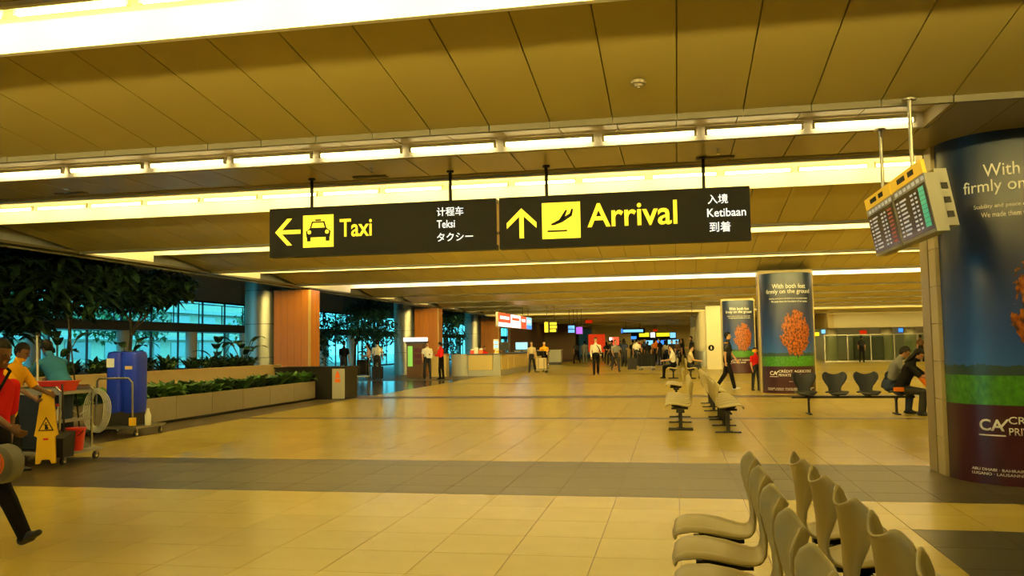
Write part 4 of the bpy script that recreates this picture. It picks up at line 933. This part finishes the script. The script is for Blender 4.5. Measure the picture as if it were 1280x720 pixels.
# ---- blue tank on a hand cart, with a coiled hose
tk = thing('tank_cart', 'tall blue water tank on a flat hand cart', 'tank', (-9.80, 13.9, 0))
MB().box(-0.5, 0.5, -0.45, 0.45, 0.14, 0.18).build('platform', 'grey_metal', tk)
for x, yv in ((-.45, -.36), (.45, -.36), (.45, .36), (-.45, .36)): castor(tk, x, yv, .06)
def lobe(cx, rx, ry, z0, z1):
    rg = []
    for z, k_ in ((z0, .86), (z0 + .05, .96), (z0 + .15, 1.0), (z1 - .08, 1.0), (z1 - .02, .93), (z1, .75)):
        rg.append([(cx + rx * k_ * math.copysign(abs(math.cos(q)) ** .5, math.cos(q)), ry * k_ * math.copysign(abs(math.sin(q)) ** .5, math.sin(q)), z) for q in [2 * PI * j / 28 for j in range(28)]])
    return MB().rings(rg)
bd_ = lobe(-.155, .16, .20, .40, 1.50).build('tank_body', 'blue_plastic', tk, smooth=True); lobe(.155, .16, .20, .40, 1.50).build('tank_body', 'blue_plastic', tk, smooth=True)
MB().box(-.26, .26, -.17, .17, .18, .42).build('tank_foot', 'black_metal', tk); MB().box(-.02, .02, -.15, .15, .45, 1.44).build('tank_web', 'blue_plastic', tk)
MB().box(-.27, -.12, -.208, -.196, 1.22, 1.38).build('paper_label', 'white_plastic', tk); MB().box(.10, .24, -.208, -.196, 1.18, 1.24).build('small_label', 'stone_cap', tk)
MB().tube([(-.30, -.42, .18), (-.30, -.42, .98), (-.25, -.42, 1.03), (.32, -.42, 1.03), (.40, -.42, .96), (.42, -.42, .18)], .018, 8).build('push_handle', 'chrome', tk)
MB().box(.37, .46, -.46, -.38, .20, .34).build('valve_block', 'yellow_plastic', tk)
MB().lathe([(.05, .18), (.055, .36), (.03, .42), (.02, .48)], 12, (.50, -.1)).build('white_bottle', 'white_plastic', tk, smooth=True)
hs = thing('coiled_hose', 'clear coiled hose hung on the handle of the tank cart', 'hose', (-10.0, 13.40, 0.12))
for k_ in range(5):
    rx, rz = .13 + .035 * k_, .30 + .02 * k_
    MB().tube([(rx * math.cos(q) + .012 * k_, -.03 - .018 * k_ + .012 * math.sin(3 * q), .36 + rz * math.sin(q)) for q in [2 * PI * j / 28 for j in range(28)]], .009, 6, True).build('coil', 'clear_hose', hs, smooth=True)
MB().tube([(-.2, -.05, .36), (-.1, -.4, .30), (.4, -1.0, .36), (.8, -1.6, .45), (1.05, -2.1, .55)], .010, 6).build('loose_end', 'clear_hose', hs, smooth=True)

# ================================================================== PEOPLE
PM = {}
def person_mesh(key, pose, vox, sleeve, hairst, untuck):
    if key in PM: return PM[key]
    mb = MB(); segs = []
    def V_(*a): return Vector(a)
    def cap(p0, p1, r0_, r1_, tagi, n=12, flat=1.0, ax=None):
        p0 = Vector(p0); p1 = Vector(p1); t = (p1 - p0); ln = t.length; t = t / max(ln, 1e-6)
        x = (ax - t * ax.dot(t)).normalized() if ax is not None else t.cross(Vector((0.1, 1, 0.05))).normalized(); yv = t.cross(x); rg = []
        for k_ in range(4): 
            a = PI / 2 * (k_ + .35) / 4; rg.append((p0 - t * r0_ * math.cos(a), r0_ * math.sin(a)))
        for k_ in range(5): rg.append((p0.lerp(p1, k_ / 4), r0_ + (r1_ - r0_) * k_ / 4))
        for k_ in range(3, -1, -1):
            a = PI / 2 * (k_ + .35) / 4; rg.append((p1 + t * r1_ * math.cos(a), r1_ * math.sin(a)))
        mb.rings([[c + (x * math.cos(2 * PI * j / n) + yv * math.sin(2 * PI * j / n) * flat) * r for j in range(n)] for c, r in rg])
        segs.append((p0, p1, max(r0_, r1_), tagi))
    l = R(pose.get('lean', 3)); sp = V_(math.sin(l), 0, math.cos(l)); fr = V_(math.cos(l), 0, -math.sin(l)); yy_ = V_(0, 1, 0)
    P0 = V_(0, 0, 0)
    prof = [(-.12, .13, .10), (-.07, .165, .12), (-.01, .178, .128), (.08, .165, .12), (.18, .150, .112), (.30, .168, .122), (.40, .184, .122), (.46, .190, .108), (.51, .155, .085), (.545, .085, .07), (.565, .06, .058)]
    if untuck: prof = [(-.14, .16, .12), (-.135, .19, .142)] + [(h, a * 1.07, b * 1.1) for h, a, b in prof[1:]]
    mb.rings([[P0 + sp * h + yy_ * a * math.cos(2 * PI * j / 24) + fr * b * math.sin(2 * PI * j / 24) for j in range(24)] for h, a, b in prof])
    if untuck: segs.append((sp * -.12, sp * .5, .2, 1))
    else: segs.append((sp * .24, sp * .5, .17, 1)); segs.append((sp * -.1, sp * 0.08, .17, 2))
    for s in (-1, 1): segs.append((sp * (.0 if untuck else .22) + yy_ * .08 * s, sp * .46 + yy_ * .12 * s, .15, 1))
    hp, hyaw = pose.get('head', (0, 0)); hp = R(hp) + l * .5; hyaw = R(hyaw)
    hd = V_(math.sin(hp), 0, math.cos(hp)); nb = sp * .54
    hc = nb + hd * .205
    cap(nb - sp * .03, nb + hd * .10, .062, .055, 0)
    hx = V_(math.cos(hyaw) * math.cos(hp), math.sin(hyaw), -math.sin(hp)).normalized(); hz = (hd - hx * hd.dot(hx)).normalized(); hy = hz.cross(hx)
    HM = Matrix((hx, hy, hz)).transposed()
    def hpnt(x, yv, z): return hc + HM @ Vector((x, yv, z))
    rg = []
    for z, a, b, o_ in ((-.125, .025, .022, .05), (-.118, .045, .040, .042), (-.095, .066, .054, .026), (-.06, .082, .064, .012), (-.02, .092, .071, .004), (.02, .097, .075, 0), (.06, .094, .073, -.004), (.095, .076, .060, -.008), (.115, .045, .038, -.01), (.120, .02, .018, -.01)):
        rg.append([hpnt(o_ + a * math.cos(2 * PI * j / 20), b * math.sin(2 * PI * j / 20), z) for j in range(20)])
    mb.rings(rg); segs.append((hpnt(0, 0, -.05), hpnt(0, 0, .05), .09, 0)); segs.append((hpnt(.05, 0, -.10), hpnt(.05, 0, -.08), .05, 0))
    cap(hpnt(.093, 0, .012), hpnt(.108, 0, -.022), .008, .014, 0, 8)
    for s in (-1, 1): cap(hpnt(-.005, s * .076, .012), hpnt(-.002, s * .074, -.022), .013, .010, 0, 8)
    low = 9; joints = {}
    for s, K in ((1, 'L'), (-1, 'R')):
        hf, ha = pose.get('hip' + K, (0, 3)); kn = pose.get('knee' + K, 3); an = pose.get('ankle' + K, 0)
        hf, ha, kn = R(hf), R(ha), R(kn)
        h0 = P0 + yy_ * .09 * s + V_(0, 0, -.06)
        d1 = V_(math.sin(hf) * math.cos(ha), s * math.sin(ha), -math.cos(hf) * math.cos(ha)); k0 = h0 + d1 * .42
        sa = hf - kn; d2 = V_(math.sin(sa), s * math.sin(ha) * .3, -math.cos(sa)).normalized(); a0 = k0 + d2 * .42
        lo = 1.10
        cap(h0, k0, .088 * lo, .064 * lo, 2); cap(k0, k0.lerp(a0, .3), .062 * lo, .064 * lo, 2); cap(k0.lerp(a0, .25), a0, .063 * lo, .052 * lo, 2)
        fa = R(an); fd = V_(math.cos(fa), s * .12, math.sin(fa)).normalized()
        up_ = V_(-math.sin(fa), 0, math.cos(fa))
        heel = a0 - up_ * .035 - fd * .045; toe = a0 - up_ * .05 + fd * .155
        cap(heel, heel.lerp(toe, .55), .042, .045, 3, 12); cap(heel.lerp(toe, .5), toe, .044, .032, 3, 12, 0.8, yy_)
        low = min(low, heel.z - .042, toe.z - .03)
        sf, sb = pose.get('sh' + K, (5, 10)); ef, ei = pose.get('el' + K, (15, 5)); sf, sb, ef, ei = R(sf), R(sb), R(ef), R(ei)
        s0 = sp * .455 + yy_ * .195 * s
        d1 = V_(math.sin(sf) * math.cos(sb), s * math.sin(sb), -math.cos(sf) * math.cos(sb)); e0 = s0 + d1 * .28
        d2 = V_(math.sin(sf + ef) * math.cos(ei), -s * math.sin(ei) + s * math.sin(sb) * .4, -math.cos(sf + ef) * math.cos(ei)).normalized(); w0 = e0 + d2 * .245
        if sleeve > 1: cap(s0, e0, .062, .050, 1); cap(e0, e0.lerp(w0, .9), .049, .038, 1); cap(e0.lerp(w0, .85), w0, .030, .027, 0)
        else:
            cap(s0, s0.lerp(e0, sleeve), .064, .062, 1); cap(s0.lerp(e0, .3), e0, .048, .041, 0); cap(e0, w0, .041, .028, 0)
        nrm = (yy_ * -s - d2 * (yy_ * -s).dot(d2)).normalized(); lat = d2.cross(nrm).normalized() * (1 if s > 0 else -1)
        if lat.x < 0: lat = -lat
        cap(w0, w0 + d2 * .085, .026, .030, 0, 12, .55, lat); 
        cl = pose.get('curl', .45)
        for f_, (o_, ln) in enumerate(((.030, .070), (.010, .078), (-.010, .072), (-.029, .056))):
            b_ = w0 + d2 * .088 + lat * o_; m1 = b_ + (d2 + nrm * cl * .7).normalized() * ln * .5; m2 = m1 + (d2 * (1 - cl) + nrm * cl * 1.6).normalized() * ln * .5
            cap(b_ - d2 * .02, m1, .0095, .0088, 0, 8); cap(m1, m2, .0088, .0075, 0, 8)
        tb = w0 + d2 * .025 + lat * .024; cap(tb, tb + (d2 * .7 + lat * .7 + nrm * .25).normalized() * .035, .011, .010, 0, 8); tb2 = tb + (d2 * .7 + lat * .7 + nrm * .25).normalized() * .035; cap(tb2, tb2 + (d2 + nrm * .3).normalized() * .028, .010, .008, 0, 8)
        joints['hand' + K] = w0 + d2 * .09
    dz = pose['seat'] if 'seat' in pose else -low
    me = D.meshes.new('tmp'); me.from_pydata(mb.v, [], mb.f)
    bm = bmesh.new(); bm.from_mesh(me); bmesh.ops.recalc_face_normals(bm, faces=bm.faces); bm.to_mesh(me); bm.free()
    o = D.objects.new('tmp', me); C.objects.link(o)
    rm = o.modifiers.new('r', 'REMESH'); rm.mode = 'VOXEL'; rm.voxel_size = vox
    sm = o.modifiers.new('s', 'SMOOTH'); sm.factor = .5; sm.iterations = 4 if vox < .01 else 2
    bpy.context.view_layer.update(); dg = bpy.context.evaluated_depsgraph_get(); out = D.meshes.new_from_object(o.evaluated_get(dg)); D.objects.remove(o)
    nf = len(out.polygons); ce = np.empty(nf * 3); out.polygons.foreach_get('center', ce); ce = ce.reshape(-1, 3)
    best = np.full(nf, 1e9); idx = np.zeros(nf, dtype=np.int32)
    for a, b, r, g in segs:
        a = np.array(a); b = np.array(b); ab = b - a; t = np.clip(((ce - a) @ ab) / max(ab @ ab, 1e-9), 0, 1)
        d = np.linalg.norm(ce - a - t[:, None] * ab, axis=1) - r * .97; k_ = d < best; best[k_] = d[k_]; idx[k_] = g
    for m_ in ('skin', 'cloth_white', 'cloth_black', 'black_metal'): out.materials.append(M[m_])
    out.polygons.foreach_set('material_index', idx); out.transform(Matrix.Translation((0, 0, dz))); out.shade_smooth()
    # hair: a cap over the skull that sinks into the head over the face
    hm = MB(); rg = []
    for i in range(15):
        a = -PI / 2 + PI * (.03 + .94 * i / 14); ring = []
        for j in range(24):
            q = 2 * PI * j / 24; x, yv, z = .108 * math.cos(a) * math.cos(q) - .012, .086 * math.cos(a) * math.sin(q), .118 * math.sin(a) + .018
            lim = .045 if x > .03 else (-.02 + .0 if x > -.03 else -.085)
            if z < lim: x, yv = x * .72 - .008, yv * .72; 
            if z < lim: z = max(z, lim - .06)
            ring.append(hpnt(x, yv, z) + Vector((0, 0, dz)))
        rg.append(ring)
    hm.rings(rg)
    if hairst == 'long':
        hm.rings([[hpnt(o_ + a * math.cos(2 * PI * j / 16), b * math.sin(2 * PI * j / 16), z) + Vector((0, 0, dz)) for j in range(16)] for z, a, b, o_ in ((-.30, .02, .05, -.10), (-.27, .035, .085, -.095), (-.15, .05, .10, -.075), (-.03, .06, .095, -.05), (.05, .05, .08, -.03))])
    hair = hm.mesh('hair', 'hair', True)
    eyes = []
    for s in (-1, 1):
        e_ = MB(); c = hpnt(.086, s * .030, .012) + Vector((0, 0, dz)); e_.ball(c, .0115, 8, 5); eyes.append(e_.mesh('eye', 'eye', True))
    mo = MB(); c = hpnt(.087, 0, -.062) + Vector((0, 0, dz)); mo.ball(c, (.012, .024, .007) if abs(hx.x) > .5 else (.012, .012, .007), 10, 4)
    PM[key] = (out, hair, eyes, mo.mesh('mouth', 'lips', True), {k_: v + Vector((0, 0, dz)) for k_, v in joints.items()})
    return PM[key]
def person(label, loc, face, pose, outfit, H=1.72, vox=.016, sleeve=.62, hair='short', untuck=False, key=None, group=None, detail=False):
    k_ = (key or id(pose), vox, sleeve, hair, untuck)
    body, hr, eyes, mouth, jt = person_mesh(k_, pose, vox, sleeve, hair, untuck)
    t = thing('person', label, 'person', loc, R(face), group); s = H / 1.74; t.scale = (s, s, s)
    b = obj('body', body, t)
    for i, m_ in enumerate(outfit): b.material_slots[i].link = 'OBJECT'; b.material_slots[i].material = M[m_]
    obj('hair', hr, t)
    if detail:
        for e_ in eyes: obj('eye', e_, t)
        obj('mouth', mouth, t)
    return t
WALK = dict(lean=4, hipL=(24, 2), kneeL=8, ankleL=14, hipR=(-20, 2), kneeR=28, ankleR=-28, shL=(-18, 8), elL=(18, 5), shR=(24, 8), elR=(22, 5))
WALK2 = dict(lean=4, hipR=(18, 2), kneeR=6, ankleR=6, hipL=(-14, 2), kneeL=20, ankleL=-20, shR=(-12, 8), elR=(14, 5), shL=(16, 8), elL=(20, 5))
STAND = dict(lean=2, hipL=(2, 5), hipR=(-2, 5), shL=(4, 9), elL=(14, 6), shR=(2, 9), elR=(12, 6))
STAND2 = dict(lean=2, hipL=(4, 6), kneeL=8, hipR=(-2, 4), shL=(14, 14), elL=(85, 40), shR=(10, 12), elR=(78, 35), head=(14, 8))
HOLD = dict(lean=3, hipL=(3, 5), hipR=(-3, 5), shL=(18, 10), elL=(80, 30), shR=(6, 10), elR=(18, 6), head=(10, 0))
PUSH = dict(lean=10, hipL=(20, 3), kneeL=10, ankleL=4, hipR=(-14, 3), kneeR=18, ankleR=-20, shL=(42, 8), elL=(40, 8), shR=(42, 8), elR=(40, 8))
SIT = dict(lean=4, hipL=(86, 6), kneeL=84, hipR=(84, 6), kneeR=82, shL=(28, 8), elL=(55, 12), shR=(28, 8), elR=(55, 12), seat=.60, head=(10, 0))
SKN = 'skin'
# --- cleaners and passer-by in the left foreground
RED = dict(lean=2, hipR=(37, 2), kneeR=5, ankleR=26, hipL=(-24, 2), kneeL=22, ankleL=-34, shR=(42, 7), elR=(20, 4), shL=(-14, 10), elL=(14, 5), head=(14, 0), curl=.55)
person('person in a red short-sleeved shirt and black trousers striding past', (-5.32, 5.86, 0), -4, RED, ('skin_dark', 'cloth_red', 'cloth_black', 'black_metal'), 1.60, .0075, .78, detail=True)
bg_ = thing('round_bag', 'round grey and orange bag hanging at the hip of the striding person', 'bag', (-4.945, 5.58, 0.50))
rg = [[(0.135 * k_ * math.cos(q), yv, .18 + .145 * k_ * math.sin(q)) for q in [2 * PI * j / 24 for j in range(24)]] for yv, k_ in ((-.07, .80), (-.06, .93), (-.03, 1.0), (.03, 1.0), (.06, .93), (.07, .8))]
MB().rings(rg).build('pouch', 'cloth_grey', bg_, smooth=True)
MB().prism([(-.03 + .090 * math.cos(q), .185 + .10 * math.sin(q)) for q in [2 * PI * j / 20 for j in range(20)]], -.082, -.07).build('front_patch', 'orange_plastic', bg_)
MB().tube([(-.05, 0, .32), (-.20, .05, .56), (-.225, .20, .74), (-.27, .34, .86), (-.38, .40, .90), (-.50, .34, .84), (-.56, .20, .68), (-.52, .07, .50), (-.36, .02, .42), (-.10, 0, .31)], .012, 6).build('strap', 'cloth_black', bg_, smooth=True)
YEL = dict(lean=16, hipL=(14, 4), kneeL=10, ankleL=0, hipR=(-6, 4), kneeR=8, shR=(40, 6), elR=(18, 6), shL=(34, 6), elL=(34, 10), head=(16, 0), curl=.7)
person('person in a bright yellow short-sleeved shirt reaching for the cleaning cart', (-8.36, 9.42, 0), 8, YEL, ('skin_dark', 'cloth_yellow', 'cloth_black', 'black_metal'), 1.58, .0085, .85, untuck=True, detail=True)
TEA = dict(lean=40, hipL=(10, 5), kneeL=10, hipR=(2, 5), kneeR=6, shR=(52, 6), elR=(20, 6), shL=(46, 6), elL=(22, 8), head=(12, 0))
person('person in a teal shirt bending over behind the cleaning cart', (-9.62, 12.0, 0), 158, TEA, ('skin_dark', 'cloth_teal', 'cloth_navy', 'black_metal'), 1.76, .011, .9, untuck=True, detail=True)
# --- mid distance, left
G1 = 'people near the kiosk'
person('person in a black shirt seen behind the black planter end', (-14.9, 36.8, 0), 80, STAND, (SKN, 'cloth_black', 'cloth_charcoal', 'black_metal'), 1.74, .018, key='st', group=G1)
person('person in a white shirt with back turned, beside a dark luggage cart', (-14.05, 38.9, 0), 95, STAND, (SKN, 'cloth_white', 'cloth_charcoal', 'black_metal'), 1.76, .018, key='st', group=G1)
person('person in a pink top in front of the atrium trees', (-15.0, 40.3, 0), 200, STAND2, ('skin_light', 'cloth_pink', 'cloth_navy', 'black_metal'), 1.62, .018, hair='long', key='st2', group=G1)
person('person in a white shirt holding papers beside the kiosk', (-11.35, 38.2, 0), -70, HOLD, (SKN, 'cloth_white', 'cloth_charcoal', 'black_metal'), 1.66, .014, key='hold')
pp = thing('paper_sheets', 'white paper sheets in the hands of the man beside the kiosk', 'papers', (-11.18, 37.88, 1.02)); MB().hexa([(-.13, -.02, 0), (.13, -.02, -.02), (.13, 0, -.02), (-.13, 0, 0)], [(-.12, .08, .22), (.14, .08, .20), (.14, .10, .20), (-.12, .10, .22)]).build('top_sheet', 'white_plastic', pp); MB().hexa([(-.10, 0, -.03), (.15, 0, -.05), (.15, .02, -.05), (-.10, .02, -.03)], [(-.10, .10, .18), (.16, .10, .16), (.16, .12, .16), (-.10, .12, .18)]).build('lower_sheet', 'white_plastic', pp)
person('person in a red top and black trousers before the low desk', (-10.65, 38.1, 0), 170, STAND2, (SKN, 'cloth_red', 'cloth_black', 'black_metal'), 1.62, .014, sleeve=2, key='st2')
person('staff member in a red top behind the service counter', (-9.95, 44.0, 0), -60, STAND, (SKN, 'cloth_red', 'cloth_black', 'black_metal'), 1.40, .018, key='st', group='counter staff')
person('staff member in brown behind the service counter by the black monitor', (-9.9, 48.5, 0), -40, STAND, ('skin_light', 'cloth_brown', 'cloth_black', 'black_metal'), 1.55, .018, key='st', hair='long', group='counter staff')
def suitcase(loc, rz, w_, d_, h, m_, label, group='luggage'):
    t = thing('suitcase', label, 'suitcase', loc, rz, group)
    MB().box(-w_ / 2, w_ / 2, -d_ / 2, d_ / 2, .04, h).build('shell', m_, t); MB().tube([(-w_ * .25, 0, h), (-w_ * .25, 0, h + .06), (w_ * .25, 0, h + .06), (w_ * .25, 0, h)], .012, 6).build('handle', 'black_metal', t)
    for s in (-1, 1):
        MB().tube([(s * w_ * .38, -.02, .03), (s * w_ * .38, .02, .03)], .03, 8).build('wheel', 'rubber', t)
        MB().box(s * w_ * .3 - .015, s * w_ * .3 + .015, -d_ / 2 - .006, -d_ / 2, .06, h - .02).build('rib', 'black_metal', t)
def trolley(loc, rz, label):
    t = thing('luggage_trolley', label, 'trolley', loc, rz, 'luggage trolleys')
    MB().box(-.30, .30, -.42, .42, .15, .19).build('deck', 'grey_metal', t)
    MB().tube([(-.28, .42, .18), (-.28, .50, 1.0), (.28, .50, 1.0), (.28, .42, .18)], .018, 8).build('push_handle', 'chrome', t)
    MB().box(-.27, .27, .44, .46, .45, .75).build('back_frame', 'chrome', t)
    for x, yv in ((-.24, -.34), (.24, -.34), (.24, .36), (-.24, .36)): castor(t, x, yv, .06)
person('person in a yellow shirt pushing a luggage trolley past the counter', (-7.12, 46.7, 0), -90, PUSH, ('skin_light', 'cloth_yellow', 'cloth_black', 'black_metal'), 1.66, .018, key='push')
person('person in a beige top walking beside the luggage trolley', (-7.75, 46.2, 0), -95, WALK2, ('skin_light', 'cloth_beige', 'cloth_charcoal', 'black_metal'), 1.64, .018, hair='long', key='w2')
trolley((-7.12, 45.7, 0), 0, 'luggage trolley pushed by the person in yellow, loaded with two cases')
suitcase((-7.12, 45.62, .19), 0, .52, .34, .62, 'cloth_beige', 'tan suitcase standing on the trolley pushed by the person in yellow')
suitcase((-7.12, 45.62, .88), 0, .46, .32, .30, 'cloth_black', 'black case on top of the tan suitcase')
person('person in dark clothes walking past the far counter', (-7.55, 66.0, 0), 120, WALK, (SKN, 'cloth_charcoal', 'cloth_black', 'black_metal'), 1.68, .02, key='w1', group='people past the counter')
person('person in grey clothes standing past the far counter', (-7.0, 67.0, 0), 100, STAND, (SKN, 'cloth_grey', 'cloth_grey', 'black_metal'), 1.70, .02, key='st', group='people past the counter')
person('man in a white shirt, black trousers and shoulder strap walking along the hall', (-3.80, 41.5, 0), -82, WALK2, ('skin_light', 'cloth_white', 'cloth_black', 'black_metal'), 1.76, .014, sleeve=2, key='w2', detail=True)
sg = thing('shoulder_bag', 'black shoulder bag strapped across the walking man in white', 'bag', (-3.52, 41.45, 0.82)); MB().box(-.06, .06, -.16, .16, 0, .26).build('pouch', 'cloth_black', sg); MB().tube([(-.02, -.14, .26), (-.12, -.16, .52), (-.25, -.03, .68), (-.12, .18, .50), (-.02, .14, .26)], .018, 6).build('strap', 'cloth_black', sg)
person('person in grey walking behind the man in the white shirt', (-3.15, 46.0, 0), -70, WALK, (SKN, 'cloth_grey', 'cloth_charcoal', 'black_metal'), 1.68, .02, key='w1')
# --- luggage cart and seated people
trolley((-1.55, 48.6, 0), R(80), 'luggage trolley with a big black case near the seated man')
suitcase((-1.6, 48.6, .19), R(5), .95, .36, .72, 'cloth_black', 'big black suitcase lying on the trolley near the seated man')
suitcase((-2.45, 49.4, 0), 0, .5, .34, .66, 'cloth_charcoal', 'dark suitcase standing beside the loaded trolley')
person('man in a white shirt seated on the far tan bench', (-0.08, 37.0, 0), 180, SIT, ('skin_light', 'cloth_white', 'cloth_black', 'black_metal'), 1.70, .018, key='sit')
person('person in a yellow-brown top seated on the far tan bench', (0.60, 36.6, 0), 0, SIT, ('skin_light', 'cloth_beige', 'cloth_charcoal', 'black_metal'), 1.66, .018, key='sit')
person('person in black standing with folded arms by the far columns', (1.0, 51.5, 0), 200, STAND2, (SKN, 'cloth_black', 'cloth_black', 'black_metal'), 1.80, .018, key='st2')
# --- crowd at the far end
rc = random.Random(21)
crowd = [(-4.6, 61, 'black'), (-4.1, 57, 'charcoal'), (-3.6, 62, 'white'), (-3.3, 56, 'navy'), (-2.9, 60, 'black'), (-2.5, 57, 'white'), (-2.1, 61, 'navy'), (-1.8, 58, 'black'), (-1.3, 62, 'orange'), (-1.0, 59, 'black'),
         (-0.6, 63, 'white'), (-0.2, 58, 'charcoal'), (0.1, 61, 'brown'), (0.5, 57, 'black'), (0.3, 66, 'grey'), (-2.7, 67, 'red'), (-3.9, 68, 'grey'), (-5.2, 66, 'charcoal'), (-1.6, 68, 'beige'), (-4.5, 72, 'black'), (-0.8, 70, 'navy'), (-3.2, 73, 'white')]
poses = [('st', STAND), ('st2', STAND2), ('w1', WALK), ('w2', WALK2)]
for i, (x, yv, c_) in enumerate(crowd):
    kx, ps = poses[rc.randrange(4)]
    person('person in %s in the crowd at the far end of the hall' % c_, (x, yv, 0), rc.choice([80, 100, -90, -75, 150]), ps, (rc.choice(['skin', 'skin_light']), 'cloth_' + c_, rc.choice(['cloth_black', 'cloth_navy', 'cloth_charcoal']), 'black_metal'), rc.uniform(1.58, 1.8), .018, hair=rc.choice(['short', 'long']), key=kx, group='crowd at the far end of the hall')
# --- right side
U910 = dict(WALK2)
um = person('man in a dark uniform with yellow shoulders walking past the poster columns', (1.62, 27.9, 0), -12, WALK2, ('skin_light', 'cloth_charcoal', 'cloth_black', 'white_plastic'), 1.74, .012, key='w2', detail=True)
mb = MB()
for s in (-1, 1): mb.hexa([(-.05, s * .13 - .055, 1.475), (.06, s * .13 - .055, 1.475), (.06, s * .13 + .055, 1.45), (-.05, s * .13 + .055, 1.45)], [(-.04, s * .13 - .05, 1.50), (.05, s * .13 - .05, 1.50), (.05, s * .13 + .05, 1.485), (-.04, s * .13 + .05, 1.485)])
mb.build('shoulder_patch', 'cloth_yellow', um)
person('child in a red top with a yellow cap beside the poster column', (2.42, 27.2, 0), -60, STAND, ('skin_light', 'cloth_red', 'cloth_charcoal', 'black_metal'), 1.25, .014, key='st', detail=True)
cp = thing('cap', 'yellow cap worn by the child in red', 'cap', (2.425, 27.19, 1.20)); MB().lathe([(.085, -.01), (.09, .02), (.075, .06), (.03, .08)], 14).build('crown', 'cloth_yellow', cp, smooth=True); MB().box(-.05, .09, -.12, -.05, -.01, 0.0).build('brim', 'cloth_yellow', cp)
SB1 = dict(lean=24, hipL=(80, 6), kneeL=86, hipR=(84, 6), kneeR=92, shL=(48, 6), elL=(38, 8), shR=(44, 6), elR=(40, 8), seat=.60, head=(26, 0), curl=.6)
person('person with long black hair and black vest hunched on the black bench', (4.44, 18.24, 0), -20, SB1, ('skin', 'cloth_black', 'cloth_charcoal', 'black_metal'), 1.66, .010, sleeve=.9, hair='long', untuck=True, detail=True)
person('person in a grey jacket seated on the black bench behind the hunched one', (4.28, 18.66, 0), -8, SB1, ('skin', 'cloth_grey', 'cloth_navy', 'black_metal'), 1.72, .012, sleeve=2, hair='short', detail=True)
ob = thing('orange_jacket', 'orange jacket lying across the arm of the hunched sitter', 'jacket', (4.72, 18.05, 0.58))
rg = [[(x + a * .3 * math.cos(q), b * math.cos(q) + .0, z + a * math.sin(q)) for q in [2 * PI * j / 14 for j in range(14)]] for x, z, a, b in ((-.06, .26, .03, .04), (-.02, .22, .07, .07), (.06, .12, .075, .08), (.14, .02, .07, .075), (.20, -.05, .05, .06), (.22, -.08, .02, .03))]
MB().rings(rg).build('sleeve', 'cloth_orange', ob, smooth=True)
MB().rings([[(-.40 + .10 * math.cos(q), -.06 + .05 * math.sin(q), z) for q in [2 * PI * j / 14 for j in range(14)]] for z in (-.10, -.06, -.02)]).build('hem', 'cloth_orange', ob, smooth=True)
for i, (x, yv, c_, lb) in enumerate(((12.4, 61.0, 'charcoal', 'person in charcoal standing before the glass partition'), (16.2, 61.2, 'brown', 'person in brown standing at the end of the glass partition'), (9.4, 66.0, 'olive', 'person in olive beyond the corner of the glass partition'))):
    person(lb, (x, yv, 0), 60 + 50 * i, STAND, (SKN, 'cloth_' + c_, 'cloth_black', 'black_metal'), 1.7, .02, key='st', group='people by the glass partition')

trolley((-14.5, 38.2, 0), R(20), 'luggage trolley beside the white-shirted man near the atrium trees')
suitcase((-14.5, 38.15, .19), R(20), .55, .36, .75, 'cloth_black', 'black suitcase on the trolley near the atrium trees')
suitcase((-13.75, 38.1, 0), 0, .45, .3, .62, 'cloth_charcoal', 'dark upright suitcase on the shiny floor near the atrium trees')
